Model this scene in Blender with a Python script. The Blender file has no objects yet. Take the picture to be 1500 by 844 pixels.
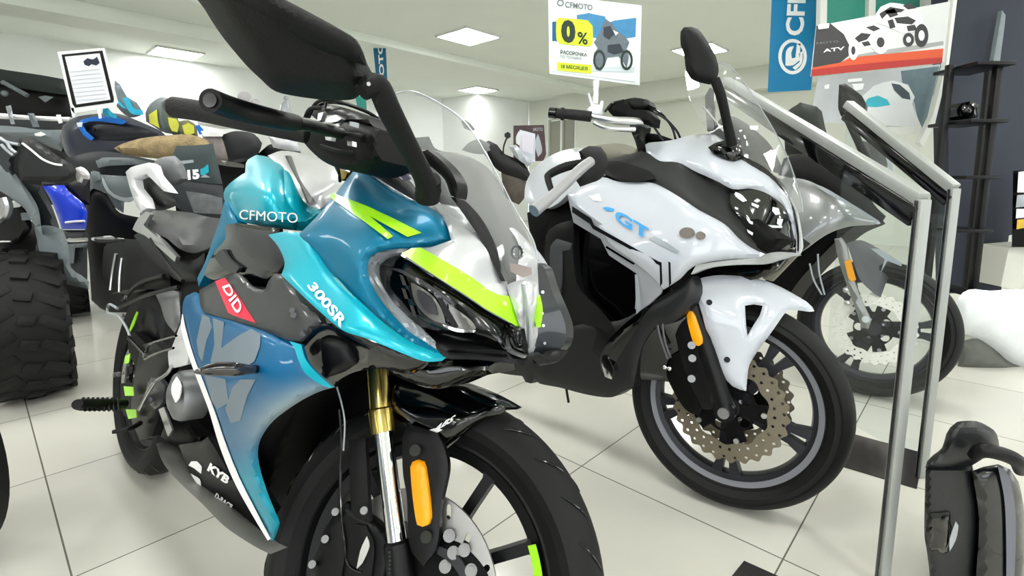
import bpy, bmesh, math, random
import numpy as np
from mathutils import Vector, Matrix, geometry
random.seed(7)
SC = bpy.context.scene
COL = SC.collection
# ---------------------------------------------------------------- camera (focal length and horizon from the floor tiles)
FOC, CX, CY, PIT, HC = 738.0, 750.0, 365.0, math.radians(7.6), 0.935
CP, SP = math.cos(PIT), math.sin(PIT)
EYE = Vector((0, 0, HC))
def ray(px, py):
    u = (px-CX)/FOC; v = (py-CY)/FOC
    return Vector((u, CP-v*SP, -(SP+v*CP)))
def proj(P):
    q = P-EYE
    zc = q.y*CP-q.z*SP
    if zc <= 0.01: return (-9999, -9999)
    return (CX+FOC*q.x/zc, CY-FOC*(q.z*CP+q.y*SP)/zc)
def atY(px, py, Y):
    r = ray(px, py); return EYE+r*(Y/r.y)
def atZ(px, py, z):
    r = ray(px, py); return EYE+r*((z-HC)/r.z)
cam_d = bpy.data.cameras.new('camera'); cam = bpy.data.objects.new('camera', cam_d); COL.objects.link(cam)
cam.location = EYE; cam.rotation_euler = (math.pi/2-PIT, 0, 0)
cam_d.sensor_width = 36; cam_d.lens = FOC/1500*36; cam_d.shift_y = -(422-CY)/1500; cam_d.clip_start = 0.02
SC.camera = cam

class Frame:
    """a vertical (or leaning) reference plane of a vehicle: x forward, lat to the side that faces us, z up"""
    def __init__(s, O, psi, lean=0.0):
        psi = math.radians(psi); le = math.radians(lean)
        s.O = Vector(O); s.x = Vector((math.cos(psi), math.sin(psi), 0))
        r = Vector((s.x.y, -s.x.x, 0)); up = Vector((0, 0, 1))
        s.z = up*math.cos(le)-r*math.sin(le); s.r = r*math.cos(le)+up*math.sin(le)
    raydir = False
    def P(s, px, py, lat=0.0):
        d = ray(px, py); o = s.O+s.r*lat
        return EYE+d*((o-EYE).dot(s.r)/d.dot(s.r))
    def L(s, x, lat, z): return s.O+s.x*x+s.r*lat+s.z*z
    def loc(s, P):
        q = P-s.O; return q.dot(s.x), q.dot(s.r), q.dot(s.z)
    def mir(s, P):
        return P-s.r*(2*(P-s.O).dot(s.r))
# ---------------------------------------------------------------- materials
MATS = {}
def nt(m):
    m.use_nodes = True; return m.node_tree.nodes, m.node_tree.links
def mat(name, col=(.5,.5,.5), rough=.5, metal=0.0, coat=0.0, emit=0.0, trans=0.0, alpha=1.0, noise=0.0, nscale=20.0, bump=0.0, bscale=60.0, spec=.5, attr=False, ior=1.45, coat_r=.04):
    if name in MATS: return MATS[name]
    lum_ = .2126*col[0]+.7152*col[1]+.0722*col[2]
    if max(col) < .2: col = tuple(v*(.25+.75*min(1, lum_/.12)) for v in col)
    m = bpy.data.materials.new(name); N, Lk = nt(m); b = N['Principled BSDF']
    c = (*col, 1)
    b.inputs['Base Color'].default_value = c; b.inputs['Roughness'].default_value = rough
    b.inputs['Metallic'].default_value = metal; b.inputs['Coat Weight'].default_value = coat
    b.inputs['Coat Roughness'].default_value = coat_r; b.inputs['IOR'].default_value = ior
    b.inputs['Specular IOR Level'].default_value = spec
    if emit: b.inputs['Emission Color'].default_value = c; b.inputs['Emission Strength'].default_value = emit
    if trans: b.inputs['Transmission Weight'].default_value = trans
    if alpha < 1: b.inputs['Alpha'].default_value = alpha
    src = None
    if attr:
        a = N.new('ShaderNodeAttribute'); a.attribute_name = 'paint'; src = a.outputs['Color']
    tc = N.new('ShaderNodeTexCoord')
    n = N.new('ShaderNodeTexNoise'); n.inputs['Scale'].default_value = nscale; n.inputs['Detail'].default_value = 4
    Lk.new(tc.outputs['Object'], n.inputs['Vector'])
    mx = N.new('ShaderNodeMix'); mx.data_type = 'RGBA'; mx.blend_type = 'MULTIPLY'
    mx.inputs['Factor'].default_value = 1
    mr = N.new('ShaderNodeMapRange'); mr.inputs['To Min'].default_value = 1-max(noise, .03); mr.inputs['To Max'].default_value = 1+max(noise, .03)*.5
    Lk.new(n.outputs['Fac'], mr.inputs['Value'])
    cc = N.new('ShaderNodeCombineColor')
    for k in ('Red', 'Green', 'Blue'): Lk.new(mr.outputs['Result'], cc.inputs[k])
    mx.inputs[6].default_value = c
    if src: Lk.new(src, mx.inputs[6])
    Lk.new(cc.outputs['Color'], mx.inputs[7]); Lk.new(mx.outputs[2], b.inputs['Base Color'])
    if bump:
        n2 = N.new('ShaderNodeTexNoise'); n2.inputs['Scale'].default_value = bscale; n2.inputs['Detail'].default_value = 3
        Lk.new(tc.outputs['Object'], n2.inputs['Vector'])
        bp = N.new('ShaderNodeBump'); bp.inputs['Strength'].default_value = bump; bp.inputs['Distance'].default_value = .01
        Lk.new(n2.outputs['Fac'], bp.inputs['Height']); Lk.new(bp.outputs['Normal'], b.inputs['Normal'])
    MATS[name] = m; return m
def glass(name, col, clear=.85, rough=.02, refl=.45):
    """thin see-through sheet: transparent mixed with a mirror-like coat by facing angle"""
    if name in MATS: return MATS[name]
    m = bpy.data.materials.new(name); N, Lk = nt(m); N.clear()
    o = N.new('ShaderNodeOutputMaterial'); t = N.new('ShaderNodeBsdfTransparent'); g = N.new('ShaderNodeBsdfGlossy')
    d = N.new('ShaderNodeBsdfDiffuse'); d.inputs['Color'].default_value = (*col, 1)
    t.inputs['Color'].default_value = (*[.88+.12*c for c in col], 1); g.inputs['Roughness'].default_value = rough
    lw = N.new('ShaderNodeLayerWeight'); lw.inputs['Blend'].default_value = .25
    f = N.new('ShaderNodeMath'); f.operation = 'MULTIPLY_ADD'; f.inputs[1].default_value = refl; f.inputs[2].default_value = .02
    Lk.new(lw.outputs['Facing'], f.inputs[0])
    m1 = N.new('ShaderNodeMixShader'); m1.inputs[0].default_value = 1-clear
    m2 = N.new('ShaderNodeMixShader')
    Lk.new(t.outputs[0], m1.inputs[1]); Lk.new(d.outputs[0], m1.inputs[2]); Lk.new(f.outputs[0], m2.inputs[0])
    Lk.new(m1.outputs[0], m2.inputs[1]); Lk.new(g.outputs[0], m2.inputs[2]); Lk.new(m2.outputs[0], o.inputs[0])
    MATS[name] = m; return m
def S(r, g, b):
    f = lambda v: (v/255/12.92) if v/255 <= .04045 else ((v/255+.055)/1.055)**2.4
    return (f(r), f(g), f(b))
BLK = mat('black_plastic', S(22, 22, 25), .42, spec=.3)
BLKM = mat('matte_black_plastic', S(30, 31, 31), .6, spec=.25, bump=.15, bscale=400)
BLKG = mat('gloss_black', S(7, 7, 9), .14, coat=.5)
BLKD = mat('dark_engine_metal', S(15, 15, 16), .55, metal=.2, spec=.2)
RUB = mat('tyre_rubber', S(37, 38, 38), .62, spec=.3, noise=.1)
RUBS = mat('tyre_sidewall', S(20, 21, 21), .6, noise=.1, spec=.25)
TEAL = mat('teal_metallic_paint', (0.0, .40, .53), .32, metal=.3, coat=.45)
TEALD = mat('deep_teal_metallic_paint', (0.0, .15, .27), .4, metal=.25, coat=.18, spec=.35)
PAINT = mat('faded_fairing_paint', (.1, .3, .5), .4, metal=.15, coat=.2, spec=.3, attr=True)
GREEN = mat('lime_vinyl', (.36, .82, .01), .4, coat=.3)
SILV = mat('silver_paint', S(196, 197, 200), .3, metal=.35, coat=.8)
GRAPH = mat('graphite_paint', S(70, 71, 74), .4, metal=.5, coat=.2)
LGRAY = mat('light_gray_vinyl', S(165, 170, 176), .35, metal=.3, coat=.4)
PRT = mat('gray_print_vinyl', S(112, 124, 134), .45, spec=.3)
BOLT = mat('bolt_steel', S(128, 128, 130), .35, metal=1)
CHR = mat('chrome', (.85, .85, .87), .1, metal=1)
STEEL = mat('brushed_steel', (.62, .62, .63), .28, metal=1)
GOLD = mat('gold_anodised', (.62, .47, .14), .22, metal=1)
ALU = mat('cast_aluminium', S(140, 141, 143), .42, metal=.7)
WHT = mat('white_gloss_paint', S(190, 194, 203), .22, coat=1)
WVIN = mat('white_vinyl', (.9, .9, .9), .4)
ORG = mat('amber_reflector', (.93, .37, .0), .35, coat=.1, emit=.0)
RED = mat('red_vinyl', S(224, 28, 62), .35)
WBLU = mat('sky_blue_vinyl', S(50, 150, 215), .35)
DISC = mat('brake_disc_steel', (.62, .60, .58), .3, metal=.9)
DISCB = mat('worn_disc_steel', S(128, 120, 104), .38, metal=.7)
SMK = glass('clear_windshield', (.7, .72, .74), .95)
SMK2 = glass('clear_touring_windshield', (.75, .78, .78), .94)
# ---------------------------------------------------------------- mesh helpers
def rootloc(p):
    while p.parent is not None: p = p.parent
    return p.location
def finish(o, label=None, cat=None, group=None, kind=None):
    if label: o['label'] = label
    if cat: o['category'] = cat
    if group: o['group'] = group
    if kind: o['kind'] = kind
    return o
def thing(name, loc, label, cat, group=None):
    o = bpy.data.objects.new(name, None); COL.objects.link(o); o.location = loc; o.empty_display_size = .1
    return finish(o, label, cat, group)
def ob(name, vf, material, parent=None, smooth=True, label=None, cat=None, group=None, kind=None, ang=35):
    V, Fc = vf[0], vf[1]
    V = [Vector(v) for v in V]
    if parent is not None: o0 = Vector(rootloc(parent))
    else:
        xs = [v.x for v in V]; ys = [v.y for v in V]; zs = [v.z for v in V]
        o0 = Vector(((min(xs)+max(xs))/2, (min(ys)+max(ys))/2, min(zs)))
        if kind == 'structure': o0 = Vector((0, 0, 0))
    me = bpy.data.meshes.new(name); me.from_pydata([v-o0 for v in V], [], Fc)
    if len(vf) > 2 and vf[2] is not None:
        ca = me.color_attributes.new('paint', 'FLOAT_COLOR', 'POINT')
        for i, c in enumerate(vf[2]): ca.data[i].color = (*c, 1)
    mats = material if isinstance(material, (list, tuple)) else [material]
    for m in mats: me.materials.append(m)
    bm = bmesh.new(); bm.from_mesh(me); bmesh.ops.recalc_face_normals(bm, faces=bm.faces); bm.to_mesh(me); bm.free()
    if len(vf) > 3:
        for i, k in enumerate(vf[3]): me.polygons[i].material_index = k
    if smooth:
        me.shade_smooth(); me.set_sharp_from_angle(angle=math.radians(ang))
    o = bpy.data.objects.new(name, me); COL.objects.link(o)
    if parent is not None: o.parent = parent
    else: o.location = o0
    return finish(o, label, cat, group, kind)
def join(*vfs):
    V, Fc = [], []
    for vf in vfs:
        n = len(V); V += list(vf[0]); Fc += [tuple(i+n for i in f) for f in vf[1]]
    return V, Fc
def tps(pts):
    A = np.array([p[:2] for p in pts], float)/100; L = np.array([p[2] for p in pts], float); n = len(A)
    if n < 4:
        c = L.mean(); 
        if n == 3:
            co = np.linalg.solve(np.c_[np.ones(3), A], L); return lambda x, y: float(co@[1, x/100, y/100])
        if n == 2:
            d = A[1]-A[0]; return lambda x, y: float(L[0]+(L[1]-L[0])*min(1.3, max(-.3, ((np.array([x/100, y/100])-A[0])@d)/(d@d))))
        return lambda x, y: float(c)
    def U(r2): return np.where(r2 > 1e-12, r2*np.log(r2+1e-12), 0)
    K = U(((A[:, None]-A[None])**2).sum(-1))+np.eye(n)*.02; Pm = np.c_[np.ones(n), A]
    M = np.block([[K, Pm], [Pm.T, np.zeros((3, 3))]]); w = np.linalg.solve(M, np.r_[L, 0, 0, 0])
    def f(x, y):
        q = np.array([x, y])/100
        return float(w[:n]@U(((A-q)**2).sum(1))+w[n:]@[1, q[0], q[1]])
    return f
def spl(pts, step=6.0, corner=48, closed=True):
    """resample an outline; gentle turns are rounded, sharp ones stay corners"""
    n = len(pts); out = []
    def turn(i):
        if not closed and (i == 0 or i == n-1): return 180
        a, b, c = pts[(i-1) % n], pts[i], pts[(i+1) % n]
        t = math.degrees(math.atan2(c[1]-b[1], c[0]-b[0])-math.atan2(b[1]-a[1], b[0]-a[0]))
        return abs((t+180) % 360-180)
    sharp = [turn(i) > corner for i in range(n)]
    for i in range(n if closed else n-1):
        p1, p2 = pts[i], pts[(i+1) % n]; p0 = pts[(i-1) % n]; p3 = pts[(i+2) % n]
        L = math.hypot(p2[0]-p1[0], p2[1]-p1[1]); k = max(1, int(L/step))
        def tan(pa, pb, pc, sh):
            if sh: return None
            return ((pc[0]-pa[0])*.5, (pc[1]-pa[1])*.5)
        m1 = tan(p0, p1, p2, sharp[i]); m2 = tan(p1, p2, p3, sharp[(i+1) % n])
        d = (p2[0]-p1[0], p2[1]-p1[1])
        def cl(m):
            if m is None: return d
            q = math.hypot(*m)
            return m if q < 1.2*L else (m[0]*1.2*L/q, m[1]*1.2*L/q)
        m1 = cl(m1); m2 = cl(m2)
        for j in range(k):
            t = j/k; h1 = 2*t**3-3*t*t+1; h2 = t**3-2*t*t+t; h3 = -2*t**3+3*t*t; h4 = t**3-t*t
            out.append((h1*p1[0]+h2*m1[0]+h3*p2[0]+h4*m2[0], h1*p1[1]+h2*m1[1]+h3*p2[1]+h4*m2[1]))
    if not closed: out.append(tuple(pts[-1]))
    return out
def inside(loops, x, y):
    c = False
    for lp in loops:
        n = len(lp); j = n-1
        for i in range(n):
            xi, yi = lp[i]; xj, yj = lp[j]
            if (yi > y) != (yj > y) and x < (xj-xi)*(y-yi)/(yj-yi)+xi: c = not c
            j = i
    return c
def fill(loops, step=0):
    """constrained triangulation of an outline with holes; returns 2D points, triangles, boundary edges"""
    pts = []; E = []
    for lp in loops:
        n = len(pts); m = len(lp); pts += [Vector(p) for p in lp]; E += [(n+i, n+(i+1) % m) for i in range(m)]
    if step:
        B = np.array([tuple(p) for p in pts])
        x0, y0 = B.min(0); x1, y1 = B.max(0); r = 0; y = y0+step*.5
        while y < y1:
            x = x0+step*(.5 if r % 2 else .95)
            while x < x1:
                if inside(loops, x, y) and ((B[:, 0]-x)**2+(B[:, 1]-y)**2).min() > (step*.5)**2: pts.append(Vector((x, y)))
                x += step
            y += step*.87; r += 1
    v, e, f, ov, oe, of = geometry.delaunay_2d_cdt(pts, E, [], 0, 1e-5)
    T = []
    for t in f:
        cx = sum(v[i].x for i in t)/3; cy = sum(v[i].y for i in t)/3
        if inside(loops, cx, cy): T.append(tuple(t))
    cnt = {}
    for t in T:
        for a, b in ((t[0], t[1]), (t[1], t[2]), (t[2], t[0])):
            k = (min(a, b), max(a, b)); cnt.setdefault(k, []).append((a, b))
    bd = [s[0] for s in cnt.values() if len(s) == 1]
    return [(p.x, p.y) for p in v], T, bd
def segd(P, loops):
    best = np.full(len(P), 1e9)
    for lp in loops:
        A = np.array(lp); Bq = np.roll(A, -1, 0)
        for a, b in zip(A, Bq):
            d = b-a; L2 = max(d@d, 1e-9); t = np.clip(((P-a)@d)/L2, 0, 1)
            best = np.minimum(best, np.hypot(*(P-a-t[:, None]*d).T))
    return best
def shell(fr, poly, lat=0.0, t=.004, edge=0.0, ew=14, step=7, holes=(), round_=True, vcol=None, tdir=None, off=0.0, mirror=False):
    """a curved sheet: outline seen from the front, side offset (metres) from the vehicle's middle plane, real thickness"""
    loops = [spl(poly, step) if round_ else spl(poly, step, corner=0)]+[spl(h, step) for h in holes]
    pts, T, bd = fill(loops, step)
    if not callable(lat):
        l0 = lat; lat = tps(lat) if isinstance(lat, (list, tuple)) else (lambda x, y: l0)
    D = segd(np.array(pts), loops) if edge else None
    V = []; cols = []
    for i, (x, y) in enumerate(pts):
        l = lat(x, y)+off
        if edge:
            q = 1-min(1, D[i]/ew); l -= edge*q*q
        V.append(fr.P(x, y, l))
        if vcol: cols.append(vcol(x, y))
    if tdir is None and fr.raydir: tdir = 'ray'
    if isinstance(tdir, str):
        c = ray(sum(p[0] for p in poly)/len(poly), sum(p[1] for p in poly)/len(poly)).normalized(); dv = c*t
    else: dv = (tdir*t) if tdir is not None else fr.r*(-t)
    n = len(V); W = [v+dv for v in V]
    Fc = list(T)+[(c, b, a) for a, b, c in [(q[0]+n, q[1]+n, q[2]+n) for q in T]]+[(a, b, b+n, a+n) for a, b in bd]
    A = V+W
    if mirror: A = [fr.mir(v) for v in A]
    return A, Fc, (cols*2 if vcol else None)
def tube(P, R, seg=12, cap=True, hollow=0):
    P = [Vector(p) for p in P]; n = len(P)
    if not isinstance(R, (list, tuple)): R = [R]*n
    V = []; Fc = []; prev = None
    for i in range(n):
        d = ((P[min(i+1, n-1)]-P[max(i-1, 0)])).normalized()
        if prev is None:
            a = Vector((0, 0, 1)) if abs(d.z) < .9 else Vector((1, 0, 0)); u = d.cross(a).normalized()
        else: u = (prev-d*prev.dot(d)).normalized()
        prev = u; w = d.cross(u)
        for k in range(seg):
            an = 2*math.pi*k/seg; V.append(P[i]+(u*math.cos(an)+w*math.sin(an))*R[i])
    for i in range(n-1):
        for k in range(seg):
            a = i*seg+k; b = i*seg+(k+1) % seg; Fc.append((a, b, b+seg, a+seg))
    if cap:
        Fc.append(tuple(range(seg))); Fc.append(tuple(range((n-1)*seg, n*seg)))
    return V, Fc
def curve3(P, k=6):
    P = [Vector(p) for p in P]; out = []
    for i in range(len(P)-1):
        p0 = P[max(i-1, 0)]; p1 = P[i]; p2 = P[i+1]; p3 = P[min(i+2, len(P)-1)]
        for j in range(k):
            t = j/k
            out.append(.5*((2*p1)+(p2-p0)*t+(2*p0-5*p1+4*p2-p3)*t*t+(3*p1-p0-3*p2+p3)*t**3))
    out.append(P[-1]); return out
def ptube(fr, pts, rpx, seg=10, k=5):
    """tube through seen points [(px,py,lat)], radius in photo pixels"""
    W = [fr.P(*p) for p in pts]
    if not isinstance(rpx, (list, tuple)): rpx = [rpx]*len(pts)
    Rr = [r*abs((w-EYE).y)/FOC for r, w in zip(rpx, W)]
    W2 = curve3([Vector(w) for w in W], k)
    R2 = []
    for i in range(len(pts)-1): R2 += [Rr[i]+(Rr[i+1]-Rr[i])*j/k for j in range(k)]
    R2.append(Rr[-1]); return tube(W2, R2, seg)
def lathe(C, ax, prof, seg=64, u=None, a0=0, a1=360):
    """prof: list of (radius, along axis)"""
    ax = Vector(ax).normalized()
    if u is None: u = ax.orthogonal().normalized()
    w = ax.cross(u); V = []; Fc = []; full = abs(a1-a0) >= 359.9; n = seg if full else seg+1; m = len(prof)
    for k in range(n):
        an = math.radians(a0+(a1-a0)*k/seg); d = u*math.cos(an)+w*math.sin(an)
        for r, h in prof: V.append(C+d*r+ax*h)
    for k in range(seg):
        k2 = (k+1) % n
        for j in range(m-1): Fc.append((k*m+j, k2*m+j, k2*m+j+1, k*m+j+1))
    return V, Fc
def ring(C, ax, prof, seg=64, **kw):
    """lathe of a closed profile"""
    return lathe(C, ax, list(prof)+[prof[0]], seg, **kw)
def ext2(C, u, v, n, loops, t, h0=0.0):
    """flat outline (metres in u,v) extruded t along n, holes allowed"""
    pts, T, bd = fill(loops, 0)
    V = [C+u*x+v*y+n*h0 for x, y in pts]; W = [p+n*t for p in V]; m = len(V)
    return V+W, [(a, b, c) for a, b, c in T]+[(c+m, b+m, a+m) for a, b, c in T]+[(a, b, b+m, a+m) for a, b in bd]
def box(C, u, v, n, a, b, c, bev=0.0):
    """box centred on C with full sizes a,b,c along u,v,n, chamfered"""
    bm = bmesh.new(); bmesh.ops.create_cube(bm, size=1)
    for q in bm.verts: q.co = Vector((q.co.x*a, q.co.y*b, q.co.z*c))
    if bev: bmesh.ops.bevel(bm, geom=list(bm.edges), offset=bev, segments=2, affect='EDGES', profile=.5)
    V = [C+u*q.co.x+v*q.co.y+n*q.co.z for q in bm.verts]; bm.verts.index_update()
    Fc = [tuple(q.index for q in f.verts) for f in bm.faces]; bm.free(); return V, Fc
def circ(r, n=24, cx=0, cy=0, ph=0): return [(cx+r*math.cos(2*math.pi*i/n+ph), cy+r*math.sin(2*math.pi*i/n+ph)) for i in range(n)]
def slot(cx, cy, l, w, an, n=5):
    o = []
    for s, a in ((1, 0), (-1, math.pi)):
        for i in range(n):
            q = a-math.pi/2+math.pi*i/(n-1); o.append((s*l/2+w*math.cos(q), w*math.sin(q)))
    c, s_ = math.cos(an), math.sin(an)
    return [(cx+x*c-y*s_, cy+x*s_+y*c) for x, y in o]
def ball(C, r, sq=(1, 1, 1), seg=14):
    V = []; Fc = []; n = seg//2
    for i in range(n+1):
        th = math.pi*i/n
        for k in range(seg):
            ph = 2*math.pi*k/seg; V.append(C+Vector((r*sq[0]*math.sin(th)*math.cos(ph), r*sq[1]*math.sin(th)*math.sin(ph), r*sq[2]*math.cos(th))))
    for i in range(n):
        for k in range(seg):
            a = i*seg+k; b = i*seg+(k+1) % seg; Fc.append((a, b, b+seg, a+seg))
    return V, Fc
def glyphs(s, bold=0.0, shear=0.0):
    c = bpy.data.curves.new('t', 'FONT'); c.body = s; c.size = 1; c.offset = bold; c.shear = shear; c.resolution_u = 3
    o = bpy.data.objects.new('t', c); COL.objects.link(o)
    me = bpy.data.meshes.new_from_object(o.evaluated_get(bpy.context.evaluated_depsgraph_get()))
    V = [(v.co.x, v.co.y) for v in me.vertices]; Fc = [tuple(p.vertices) for p in me.polygons]
    bpy.data.objects.remove(o); bpy.data.curves.remove(c); bpy.data.meshes.remove(me)
    x0 = min(v[0] for v in V); x1 = max(v[0] for v in V); y0 = min(v[1] for v in V); y1 = max(v[1] for v in V)
    return [((x-x0)/(x1-x0), (y-y0)/(y1-y0)) for x, y in V], Fc
def quad_text(s, q, f3, bold=0.02, shear=0.0):
    """lettering fitted in the four-cornered field q (bottom-left, bottom-right, top-right, top-left); f3 maps a photo point to the surface"""
    V, Fc = glyphs(s, bold, shear); W = []
    for x, y in V:
        a = [q[0][k]*(1-x)+q[1][k]*x for k in (0, 1)]; b = [q[3][k]*(1-x)+q[2][k]*x for k in (0, 1)]
        W.append(f3(a[0]*(1-y)+b[0]*y, a[1]*(1-y)+b[1]*y))
    return W, Fc
def flat_text(s, C, u, v, w, h, bold=.02, shear=0.0):
    V, Fc = glyphs(s, bold, shear)
    return [C+u*((x-.5)*w)+v*((y-.5)*h) for x, y in V], Fc
# ================================================================ the room
AX = Vector((.682, .7314, 0)); BX = Vector((-.7314, .682, 0)); UP = Vector((0, 0, 1))
HT = 2.8
def floor_mat():
    m = bpy.data.materials.new('polished_porcelain_tiles'); N, Lk = nt(m); b = N['Principled BSDF']
    tc = N.new('ShaderNodeTexCoord'); br = N.new('ShaderNodeTexBrick')
    br.offset = 0; br.squash = 1; br.inputs['Scale'].default_value = 1
    br.inputs['Brick Width'].default_value = .61; br.inputs['Row Height'].default_value = .61
    br.inputs['Mortar Size'].default_value = .0022; br.inputs['Mortar Smooth'].default_value = .2
    br.inputs['Color1'].default_value = (*S(206, 204, 195), 1); br.inputs['Color2'].default_value = (*S(199, 197, 188), 1)
    br.inputs['Mortar'].default_value = (*S(105, 100, 92), 1)
    Lk.new(tc.outputs['Object'], br.inputs['Vector'])
    n = N.new('ShaderNodeTexNoise'); n.inputs['Scale'].default_value = 3.0; n.inputs['Detail'].default_value = 6
    Lk.new(tc.outputs['Object'], n.inputs['Vector'])
    mr = N.new('ShaderNodeMapRange'); mr.inputs['To Min'].default_value = .93; mr.inputs['To Max'].default_value = 1.04
    Lk.new(n.outputs['Fac'], mr.inputs['Value'])
    vm = N.new('ShaderNodeVectorMath'); vm.operation = 'SCALE'
    Lk.new(br.outputs['Color'], vm.inputs[0]); Lk.new(mr.outputs['Result'], vm.inputs['Scale'])
    Lk.new(vm.outputs[0], b.inputs['Base Color']); b.inputs['Roughness'].default_value = .14
    b.inputs['Specular IOR Level'].default_value = .45
    return m
WALL = mat('painted_wall', S(246, 249, 246), .8, noise=.04, nscale=3)
CEIL = mat('painted_ceiling', S(238, 243, 234), .85, noise=.05, nscale=2)
fl = ob('floor', ([Vector((-14, -8, 0)), Vector((16, -8, 0)), Vector((16, 16, 0)), Vector((-14, 16, 0))], [(0, 1, 2, 3)]), floor_mat(), smooth=False, kind='structure')
fo = atZ(852, 683, 0)
me = fl.data
ang = math.atan2(AX.y, AX.x)
fl.location = fo; fl.rotation_euler = (0, 0, ang)
Rm = Matrix.Rotation(-ang, 3, 'Z')
for v in me.vertices: v.co = Rm@(v.co-fo)
bt = 0.05
K = atZ(775, 150, HT)       # far corner of the room at the ceiling
def slabw(name, p, q, z0, z1, th, m, kind='structure'):
    d = (q-p).normalized(); n = Vector((d.y, -d.x, 0)); 
    if n.dot(Vector((0, 0, 0))-p) > 0: n = -n
    V = [Vector((*x.xy, z)) for z in (z0, z1) for x in (p, q, q+n*th, p+n*th)]
    return ob(name, (V, [(0, 1, 2, 3), (4, 5, 6, 7), (0, 1, 5, 4), (1, 2, 6, 5), (2, 3, 7, 6), (3, 0, 4, 7)]), m, smooth=False, kind=kind)
K0 = Vector((K.x, K.y, 0))
# the far wall has a doorway; everything else of the shell is plain
def wp(px):   # ground point of the far (right-hand) wall seen in column px
    r = ray(px, 267); r = Vector((r.x, r.y, 0)); n = AX
    return r*(K0.dot(n)/r.dot(n))
def lwp(px):  # same for the left wall
    r = ray(px, 267); r = Vector((r.x, r.y, 0)); n = BX
    return r*(K0.dot(n)/r.dot(n))
d0, d1 = wp(800), wp(843)
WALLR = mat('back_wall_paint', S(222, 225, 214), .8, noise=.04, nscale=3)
slabw('wall_back', K0, d0, 0, HT, .15, WALLR)
slabw('wall_right', d1, K0-BX*13, 0, HT, .15, WALLR)
dt = 2.35
slabw('trim_1', d0, d1, dt, HT, .15, WALLR)
slabw('wall_left', K0-AX*17+BX*1.15, K0+BX*1.15, 0, HT, .15, WALL)
# doorway: white frame, glass door leaf, grey room behind
DFR = mat('white_door_frame', S(228, 230, 224), .5)
dd = (d1-d0).normalized(); dn = Vector((AX.x, AX.y, 0))
for i, s in enumerate((.02, .5, .98)):
    c = d0.lerp(d1, s); ob('door_%d' % (i+1), box(c+UP*dt/2+dn*.05, dd, dn, UP, .07 if i != 1 else .05, .1, dt, .004), DFR, smooth=False, kind='structure')
ob('window_1', box(d0.lerp(d1, .5)+UP*dt/2+dn*.07, dd, dn, UP, (d1-d0).length*.96, .01, dt*.97), mat('doorway_glass_grey', S(150, 150, 138), .15, noise=.25, nscale=2), smooth=False, kind='structure')
ob('trim_2', box(d0.lerp(d1, .5)+UP*.45+dn*.03, dd, dn, UP, (d1-d0).length*.96, .06, .9, .01), DFR, smooth=False, kind='structure')
ob('wall_behind_door', box(d0.lerp(d1, .5)+UP*1.4+dn*1.2, dd, dn, UP, 3.4, .1, 2.8), WALLR, smooth=False, kind='structure')
# ceiling
cz = HT
ob('ceiling', ([Vector((-14, -6, cz)), Vector((16, -6, cz)), Vector((16, 16, cz)), Vector((-14, 16, cz)), Vector((-14, -6, cz+.1)), Vector((16, -6, cz+.1)), Vector((16, 16, cz+.1)), Vector((-14, 16, cz+.1))],
   [(3, 2, 1, 0), (4, 5, 6, 7), (0, 1, 5, 4), (1, 2, 6, 5), (2, 3, 7, 6), (3, 0, 4, 7)]), CEIL, smooth=False, kind='structure')
for i, (px, py, w, dp, L) in enumerate([(700, 98, .25, .10, 22), (90, 20, .5, .16, 22)]):
    c = atZ(px, py, HT-dp); c = Vector((c.x, c.y, HT-dp/2))+BX*w/2
    if i == 1: c = c-AX*7; L = 17
    ob('trim_%d' % (i+3), box(c, AX, BX, UP, L, w, dp, .004), CEIL, smooth=False, kind='structure')
# pier next to the corner
c = lwp(700).lerp(K0, .5); ob('trim_5', box(c+UP*HT/2+BX*.6, AX, BX, UP, (lwp(700)-K0).length, 1.2, HT, .01), WALL, smooth=False, kind='structure')
# soffit along the right wall
c = wp(1100); ob('trim_6', box(c+UP*(HT-.18)-AX*.15, BX, AX, UP, 8, .3, .36, .005), WALLR, smooth=False, kind='structure')
# ceiling lights
LP = mat('light_panel', (1, 1, .98), .5, emit=20.0)
LFR = mat('light_frame', S(225, 226, 222), .5)
def light(C, label, sz=.6):
    t = thing('ceiling_light', C, label, 'ceiling light', 'square ceiling light panels')
    C = Vector(C)
    ob('diffuser', box(C-UP*.012, AX, BX, UP, sz-.03, sz-.03, .012), LP, t, smooth=False)
    h = sz/2
    ob('frame', ext2(C, AX, BX, UP, [[(-h, -h), (h, -h), (h, h), (-h, h)], [(-h+.02, -h+.02), (h-.02, -h+.02), (h-.02, h-.02), (-h+.02, h-.02)]], -.025), LFR, t, smooth=False)
names = [((257, 77), 'square ceiling light above the quad bikes, left of the large mirror'), ((686, 52), 'largest square ceiling light, left of the zero percent sign'),
         ((700, 131), 'small square ceiling light near the far corner, just above the teal bike windshield'), ((1025, 72), 'square ceiling light half hidden behind the white bike mirror')]
used = []
for (px, py), lb in names:
    p = atZ(px, py, HT); used.append(p); light((p.x, p.y, HT-.001), lb)
k = 0
for ia in range(-4, 5):
    for ib in range(-3, 5):
        p = AX*(ia*2.5+.3)+BX*(ib*2.3+.5); q = Vector((p.x, p.y, HT)); s = proj(q)
        if -70 < s[0] < 1570 and -40 < s[1] < 420: continue
        if not (-7 < p.x < 8 and -5.5 < p.y < 8.5): continue
        light((p.x, p.y, HT-.001), 'square ceiling light panel outside the picture, above the sales floor'); k += 1
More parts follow.
